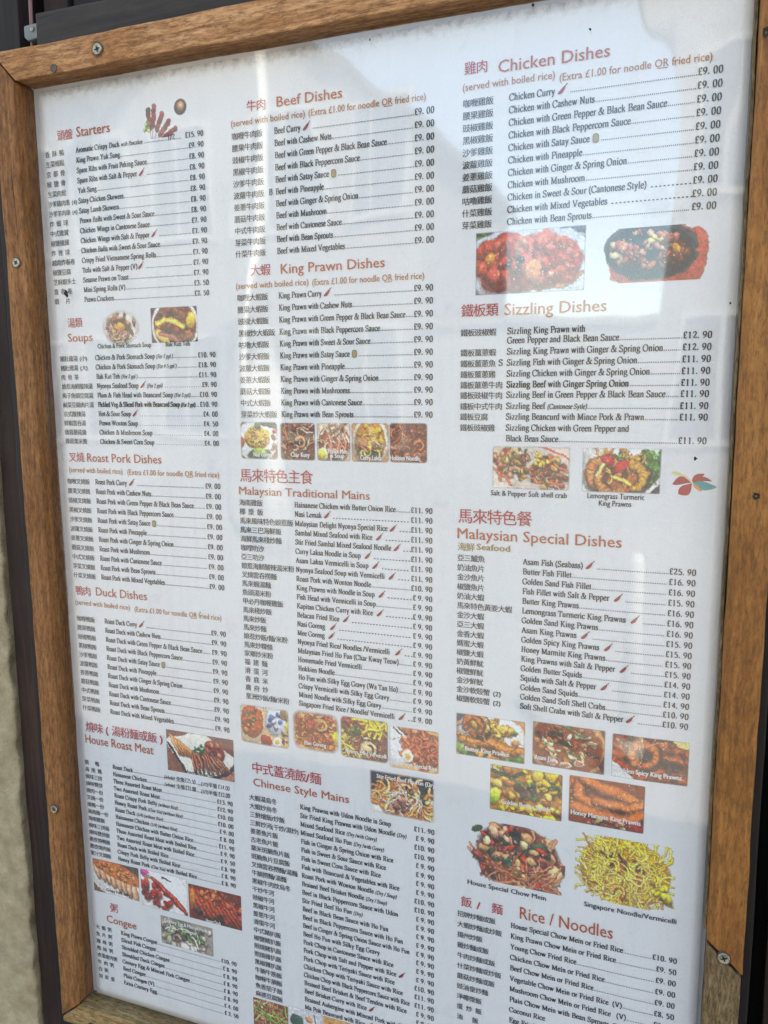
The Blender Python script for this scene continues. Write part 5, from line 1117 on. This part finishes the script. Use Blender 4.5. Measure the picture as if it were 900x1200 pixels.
def f_crab(p, A):
    p.poly([(.62, 0), (1, 0), (1, A * .5)], (232, 206, 190)); p.poly([(0, A * .6), (.3, A), (0, A)], (236, 214, 200)); p.strand([(.6, 0), (1, A * .3)], .012, (190, 60, 50)); p.chunks((.30, A * .42, .28, .16, .3), 70, [(176, 84, 50), (150, 66, 40), (206, 140, 90), (226, 176, 110)], .045); p.chunks((.72, A * .62, .24, .22, 0), 70, [(180, 90, 50), (206, 150, 84), (150, 60, 40), (110, 50, 30)], .045)
    for x, y, a in ((.1, .62, 1.2), (.22, .74, 1.0), (.6, .8, .1), (.85, .85, 0), (.9, .5, .3)): p.strand([(x - .08, A * y - .04), (x, A * y), (x + .06 * math.cos(a), A * y + .10 * math.sin(a))], .022, (190, 96, 60))
    p.herbs((.5, A * .4, .42, .2, .3), 34, .026); p.chunks((.64, A * .28, .1, .1, 0), 10, [(222, 176, 60)], .035); p.ell(.19, A * .1, .05, .03, 0, (150, 40, 36), .2); p.glints((.5, A * .5, .42, .24, .3), 60, .007)
photo('crab', 'printed photo of salt and pepper soft shell crab', f_crab, 'round', .035, .04, (206, 190, 176))
def f_lem(p, A):
    p.ell(.45, A * .5, .52, .36, 0, (236, 230, 224), .04); p.herbs((.86, A * .38, .16, .24, .3), 46, .06, ((70, 120, 40), (100, 150, 50), (40, 84, 26))); p.ell(.38, A * .62, .35, .24, .1, (176, 90, 40), .1, .3, .2); p.noodles((.45, A * .3, .3, .16, 0), 50, [(214, 140, 50), (190, 100, 40), (236, 180, 80)], .016, .22, 4)
    p.prawn(.30, A * .55, .18, 2.2, (206, 120, 60), .08); p.prawn(.42, A * .70, .19, .9, (214, 130, 60), .08, 2.6); p.prawn(.62, A * .62, .16, 4.9, (226, 160, 60), .07, 2.8); p.ell(.33, A * .28, .10, .07, .5, (170, 30, 28), .12); p.ell(.50, A * .42, .12, .055, -.6, (180, 34, 30), .12); p.strand([(.20, A * .62), (.27, A * .38)], .028, (236, 206, 130)); p.strand([(.42, A * .64), (.62, A * .80)], .032, (236, 200, 90))
    p.herbs((.5, A * .2, .1, .05, 0), 8, .03); p.poly([(.85, A), (1, A * .75), (1, A)], (50, 50, 54)); p.glints((.42, A * .5, .3, .2, 0), 40)
photo('lemongrass', 'printed photo of turmeric prawns with salad leaves', f_lem, 'round', .03, .03, (226, 220, 216))
def f_fl(p, A):
    def petal(a, b, w, c, bend=0.0, e=.75):
        a, b = np.array(a), np.array(b); d = b - a; n_ = np.array([-d[1], d[0]]) / np.hypot(*d); L, R_ = [], []
        for k in range(19):
            t = k / 18; q = a + d * t + n_ * bend * math.sin(math.pi * t); h = w * math.sin(math.pi * min(1, t ** e)) ** .8 + .002; L.append(tuple(q + n_ * h)); R_.append(tuple(q - n_ * h))
        p.poly(L + R_[::-1], c)
    petal((.47, .33), (.20, .57), .115, (178, 36, 32), -.03, 1.3); petal((.47, .31), (.07, .36), .085, (170, 34, 30), .07, 1.2); petal((.48, .30), (.72, .12), .062, (176, 38, 32), -.03); petal((.49, .31), (.88, .27), .05, (164, 36, 32), -.06)
    petal((.50, .33), (.98, .40), .088, (56, 150, 150), .02); petal((.50, .35), (.68, .50), .035, (226, 150, 60)); petal((.04, .10), (.30, .16), .034, (222, 206, 120)); petal((.22, .13), (.49, .35), .018, (228, 206, 150), -.03); p.al = p.pm.copy()
class _K: pass
def keepfade(nm, label, fn, bg, sc=1.6):
    rec = next(q for q in PHOTOS if q[0] == nm); w = int((rec[3] - rec[1]) * 900 * sc); h = int(w * (rec[4] - rec[2]) / (rec[3] - rec[1])); p = Pic(w, h, bg, 5); fn(p, p.asp); PH[nm] = emit('printed_motif', rec[:5], p, label)
keepfade('flower', 'red and teal hibiscus motif printed at the right edge', f_fl, (206, 190, 180), 3.0)
def f_sk(p, A):
    p.al[:] = 0; r = p.r
    def blob(x, y, rx, ry, a, c, **k):
        p.ell(x, y, rx, ry, a, c, .15, .3, .25); dx, dy = p.X - x, p.Y - y; c_, q = math.cos(a), math.sin(a); d = np.sqrt(((dx * c_ + dy * q) / rx) ** 2 + ((-dx * q + dy * c_) / ry) ** 2); p.al = np.maximum(p.al, np.clip((1 - d) / .15 + .5, 0, 1))
    foot = (.26, .80)
    for tip in ((.20, .18), (.32, .14), (.48, .26), (.62, .40), (.74, .54)):
        P = [np.array(foot), np.array(tip)]; v = P[1] - P[0]; t = np.clip(((p.X - P[0][0]) * v[0] + (p.Y - P[0][1]) * v[1]) / (v @ v), 0, 1); D = np.hypot(p.X - P[0][0] - t * v[0], p.Y - P[0][1] - t * v[1]); m = np.clip((.009 - D) / .006, 0, 1); p.a = p.a * (1 - m[..., None]) + np.array((196, 150, 130)) * m[..., None]; p.al = np.maximum(p.al, m * .9)
        for k in range(7):
            s_ = .52 + .48 * k / 6; q = P[0] + v * s_; blob(q[0] + r.uniform(-.01, .01), q[1] + r.uniform(-.01, .01), .052, .044, r.uniform(0, 3), r.choice([(150, 44, 40), (176, 62, 52), (124, 36, 34)]))
    for k in range(8): blob(.16 + r.uniform(-.06, .08), .44 + r.uniform(-.07, .08), .04, .028, r.uniform(0, 3), r.choice([(206, 210, 120), (226, 226, 150), (110, 120, 60)]))
    blob(.20, .18, .05, .045, 0, (56, 46, 40)); blob(.60, .72, .09, .06, .3, (150, 74, 66)); blob(.86, .20, .125, .13, 0, (74, 58, 54)); blob(.86, .19, .075, .08, 0, (196, 140, 100)); blob(.86, .19, .04, .045, 0, (222, 180, 130))
keepfade('skewers', 'drawing of satay skewers beside a small bowl of sauce', f_sk, (226, 224, 224), 1.5)
def f_bp(p, A):
    p.poly([(0, 0), (.3, 0), (.12, A * .18), (0, A * .2)], (70, 64, 80)); p.poly([(.85, A * .05), (1, A * .1), (1, A * .34)], (206, 130, 80)); p.ell(.52, A * .5, .50, .40, .1, (228, 222, 214), .04); c = (.48, A * .52, .44, .30, .15); p.chunks((.5, A * .9, .5, .06, .1), 12, [(70, 110, 44), (100, 140, 60)], .09)
    p.chunks(c, 80, [(196, 120, 44), (176, 96, 36), (222, 156, 70), (150, 76, 34)], .055); p.chunks((.56, A * .28, .24, .13, .1), 40, [(226, 176, 60), (206, 150, 50), (240, 200, 100)], .045); p.strand([(.1, A * .55), (.3, A * .62), (.5, A * .60)], .05, (206, 124, 50)); p.strand([(.45, A * .55), (.7, A * .68), (.95, A * .70)], .06, (200, 116, 44)); p.prawn(.26, A * .24, .12, 3, (190, 100, 40), .05)
    p.noodles(c, 26, [(120, 56, 24), (90, 40, 20)], .008, .15, 3); p.herbs((.83, A * .3, .04, .04, 0), 5, .03); p.chunks((.4, A * .45, .1, .04, 0), 4, [(44, 30, 20)], .04); p.glints(c, 50)
photo('butterprawn', 'printed photo of golden butter king prawns', f_bp, 'round', .03, .03, (190, 150, 110))
def f_as(p, A):
    p.ell(.48, A * .46, .54, .47, .08, (214, 160, 100), .03, .1, .15); p.ell(.48, A * .46, .49, .42, .08, (140, 66, 30), .05, .1, .1); c = (.52, A * .40, .38, .30, .1); p.chunks((.2, A * .4, .14, .18, 0), 14, [(196, 110, 50), (120, 60, 34), (214, 150, 90)], .06); p.chunks(c, 50, [(226, 190, 140), (196, 130, 60), (240, 220, 180), (170, 90, 44)], .05, (.3, .6))
    for _ in range(10): x, y = p.inside(c); p.strand([(x - .08, y - .02), (x + .08, y + .02)], .018, p.r.choice([(44, 64, 36), (30, 44, 30), (80, 96, 44)]))
    for x, y in ((.3, .88), (.47, .9), (.66, .84)): p.ell(x, A * y, .08, .045, -.1, (222, 214, 206), .1); p.ell(x, A * y, .055, .028, -.1, (190, 110, 60), .1)
    p.poly([(.9, A * .8), (1, A * .6), (1, A)], (90, 50, 40)); p.glints(c, 50)
photo('asam', 'printed photo of asam fish in a round clay bowl', f_as, 'round', .025, .03, (116, 66, 48))
def f_sp(p, A):
    p.poly([(.75, 0), (1, 0), (1, A * .3)], (226, 206, 130)); c = (.5, A * .5, .52, .40, .1)
    for x, y, a, l in ((.1, .25, .5, .3), (.05, .45, .4, .3), (.8, .2, .25, .35), (.85, .45, .1, .35), (.7, .75, .2, .5), (.2, .75, .6, .4), (.85, .85, .2, .3)): p.strand([(x - l / 2, A * y - l * .5 * math.sin(a)), (x, A * y), (x + l / 2, A * y + l * .5 * math.sin(a))], .065, p.jit((160, 70, 32), 14))
    p.chunks(c, 44, [(130, 56, 28), (90, 34, 20), (170, 84, 40)], .04); p.ell(.42, A * .38, .13, .12, 0, (40, 22, 18), .2); p.prawn(.42, A * .40, .155, 2.4, (190, 96, 40), .075, 5.3, (226, 150, 90)); p.herbs((.22, A * .2, .08, .1, 0), 12, .03, ((34, 50, 26), (50, 70, 34))); p.noodles((.45, A * .12, .1, .1, 0), 6, [(206, 150, 110)], .008, .3, 2); p.chunks((.75, A * .6, .15, .06, 0), 8, [(50, 26, 20)], .05)
    p.poly([(0, A * .62), (.12, A * .74), (.3, A), (0, A)], (226, 220, 216)); p.glints(c, 60)
photo('spicyprawn', 'printed photo of golden spicy prawns, one curled in a ring', f_sp, 'round', .02, .03, (110, 46, 26))
def f_sq(p, A):
    c = (.5, A * .5, .55, .46, 0); p.poly([(0, 0), (.35, 0), (0, .12)], (190, 190, 190)); p.chunks(c, 110, [(222, 166, 60), (200, 130, 44), (236, 196, 90), (180, 100, 40)], .065); p.chunks((.75, A * .25, .22, .16, 0), 24, [(230, 190, 50), (214, 170, 50)], .075); p.chunks((.5, A * .45, .16, .08, .2), 8, [(36, 30, 22), (50, 34, 24)], .07)
    p.strand([(.05, .10), (.3, .16), (.45, .08)], .035, (34, 44, 26)); p.strand([(.3, .2), (.5, .24), (.6, .2)], .02, (70, 96, 46)); p.herbs((.88, A * .28, .08, .08, 0), 12, .03, ((40, 64, 34),)); p.ell(.06, A * .7, .09, .12, .2, (190, 200, 70), .12); p.chunks((.5, A * .96, .4, .04, .1), 10, [(226, 214, 60)], .06); p.herbs((.62, A * .58, .05, .05, 0), 4, .03); p.glints(c, 60)
photo('squid', 'printed photo of golden butter squid with curry leaves', f_sq, 'round', .02, .03, (170, 110, 40))
def f_ma(p, A):
    p.poly([(0, 0), (.4, 0), (0, .1)], (206, 200, 120)); c = (.5, A * .5, .5, .4, 0); p.chunks((.1, A * .4, .16, .26, 0), 12, [(166, 70, 24), (190, 96, 40)], .09)
    for pts, w in (([(.15, A * .15), (.14, A * .4), (.3, A * .55), (.5, A * .56)], .085), ([(.2, A * .02), (.45, A * .18), (.7, A * .24), (.9, A * .36), (.92, A * .5)], .085), ([(.35, A * .44), (.6, A * .50), (.82, A * .50), (.94, A * .40)], .07), ([(.1, A * .64), (.4, A * .74), (.7, A * .78), (.95, A * .62)], .08)):
        p.strand([(x + .01, y + .03) for x, y in pts], w * 1.1, (50, 18, 8), 0, 0, .8); p.strand(pts, w, (184, 92, 36), .5, .3)
        for i in range(len(pts) - 1):
            for t in (.2, .5, .8): x = pts[i][0] * (1 - t) + pts[i + 1][0] * t; y = pts[i][1] * (1 - t) + pts[i + 1][1] * t; p.strand([(x, y - w * .8), (x + .02, y + w * .7)], .007, (226, 150, 84), 0, 0, .5)
    p.chunks((.5, A * .9, .4, .07, .1), 18, [(90, 36, 24), (130, 56, 30), (196, 180, 120)], .05); p.ell(.86, A * .9, .11, .09, 0, (130, 34, 24), .15); p.glints(c, 110, .008)
photo('marmite', 'printed photo of sticky honey glazed prawns', f_ma, 'round', .02, .03, (120, 50, 20))
def f_cm(p, A):
    c = (.54, A * .52, .43, .36, .12); p.ell(.54, A * .54, .43, .35, .12, (96, 44, 30), .15, .2, .2); p.noodles((.56, A * .66, .36, .24, .1), 120, [(150, 74, 46), (120, 50, 34), (190, 110, 70), (206, 140, 100)], .012, .26, 4); p.chunks(c, 40, [(176, 90, 50), (206, 150, 100), (120, 52, 34)], .055)
    p.chunks((.5, A * .42, .34, .2, .1), 20, [(34, 54, 34), (50, 76, 44), (28, 40, 28)], .06); p.chunks((.45, A * .2, .24, .08, .1), 12, [(206, 120, 80), (222, 160, 120)], .055); p.chunks(c, 16, [(206, 70, 40), (190, 50, 32)], .05, (.3, .5)); p.chunks(c, 14, [(232, 200, 150), (222, 180, 120)], .045)
    p.ell(.13, A * .17, .06, .035, -.4, (50, 70, 40), .12); p.ell(.9, A * .72, .07, .11, .2, (232, 190, 140), .15); p.strand([(.85, A * .2), (.9, A * .12), (.86, A * .3)], .015, (190, 120, 90)); p.herbs((.5, A * .78, .1, .05, 0), 5, .04, ((120, 150, 60), (150, 170, 80))); p.noodles((.6, A * .82, .28, .08, .1), 30, [(196, 120, 84), (150, 76, 50)], .010, .26, 2); p.glints(c, 60)
photo('chowmein', 'printed photo of house special chow mein', f_cm, 'mask', .10, .1, (226, 222, 214))
def f_sg(p, A):
    c = (.5, A * .5, .40, .33, .05); p.ell(.5, A * .5, .45, .37, 0, (176, 126, 40), .12, .1, .1); p.noodles(c, 220, [(232, 200, 40), (214, 170, 30), (240, 220, 80), (190, 120, 40)], .011, .28, 6, (120, 80, 20)); p.noodles((.45, A * .68, .34, .16, .1), 120, [(214, 170, 80), (190, 130, 60), (236, 206, 120)], .010, .26, 7, (90, 50, 20)); p.chunks((.5, A * .35, .22, .10, .1), 14, [(80, 34, 26), (56, 30, 26), (120, 50, 36)], .045, (.3, .6)); p.chunks((.56, A * .48, .14, .06, .1), 8, [(60, 30, 26)], .05, (.3, .5))
    p.strand([(.62, A * .5), (.68, A * .6), (.66, A * .70)], .026, (170, 56, 36)); p.strand([(.62, A * .25), (.74, A * .38), (.80, A * .52)], .030, (206, 120, 60)); p.chunks(c, 16, [(236, 206, 60), (232, 190, 70)], .04); p.chunks((.2, A * .25, .14, .1, 0), 5, [(170, 80, 50)], .03); p.chunks((.85, A * .72, .1, .08, 0), 8, [(236, 214, 60)], .045); p.noodles(c, 80, [(236, 216, 96), (222, 180, 70)], .009, .22, 8, (120, 80, 20)); p.prawn(.45, A * .80, .06, 3, (226, 160, 80)); p.glints(c, 40)
photo('singapore', 'printed photo of bright yellow singapore noodles', f_sg, 'mask', .08, .1, (224, 200, 110))

CAPON = {'Nasi Goreng': 'nasigoreng', 'Char Kuey': 'charkuey', 'Prawn Mee': 'prawnmee', 'in Soup': 'prawnmee', 'Curry Laksa': 'laksa', 'Hokkien Noodle': 'hokkien', 'Nasi Lemak': 'nasilemak', 'Mee Goreng': 'meegoreng', 'Nyonya Fried Vermicelli': 'nyonyafried', 'Nyonya Special Rice': 'nyonyarice', 'Stir Fried Beef Ho Fun (Dry)': 'hofun', 'Butter King Prawns': 'butterprawn', 'Asam Fish': 'asam', 'Golden Spicy King Prawns': 'spicyprawn', 'Golden Butter Squids': 'squid', 'Honey Marmite King Prawns': 'marmite', 'Crispy Pork Belly': 'belly', 'Char Siu': 'charsiu', 'Honey Duck': 'duck', 'Century Egg & Minced Pork': 'congee', 'Assorted Roast Meat': 'roastmeat', 'Chicken & Pork Stomach Soup': 'stomach', 'Bak Kut Teh': 'bakkut', 'Salt & Pepper Soft shell crab': 'crab', 'Lemongrass Turmeric': 'lemongrass', 'King Prawns': 'lemongrass', 'House Special Chow Mein': 'chowmein', 'Singapore Noodle/Vermicelli': 'singapore'}
for text, kind, u, v, w, cap in TEXTS:
    if kind not in ('cap', 'wc', 'bc'): continue
    own = PH['congee'] if (text == 'Congee') else PH[CAPON[text]]
    I = Ink(-0.0006)
    sans(I, text, u, v, w, {'cap': .0068, 'wc': .0062, 'bc': .0058}[kind], 'white_ink' if kind == 'wc' else 'ink', 'xb' if kind == 'wc' else 'sb')
    o = I.build('caption', None); o.parent = own; o.matrix_parent_inverse = own.matrix_parent_inverse.inverted() @ Matrix.Identity(4) if False else Matrix.Identity(4)
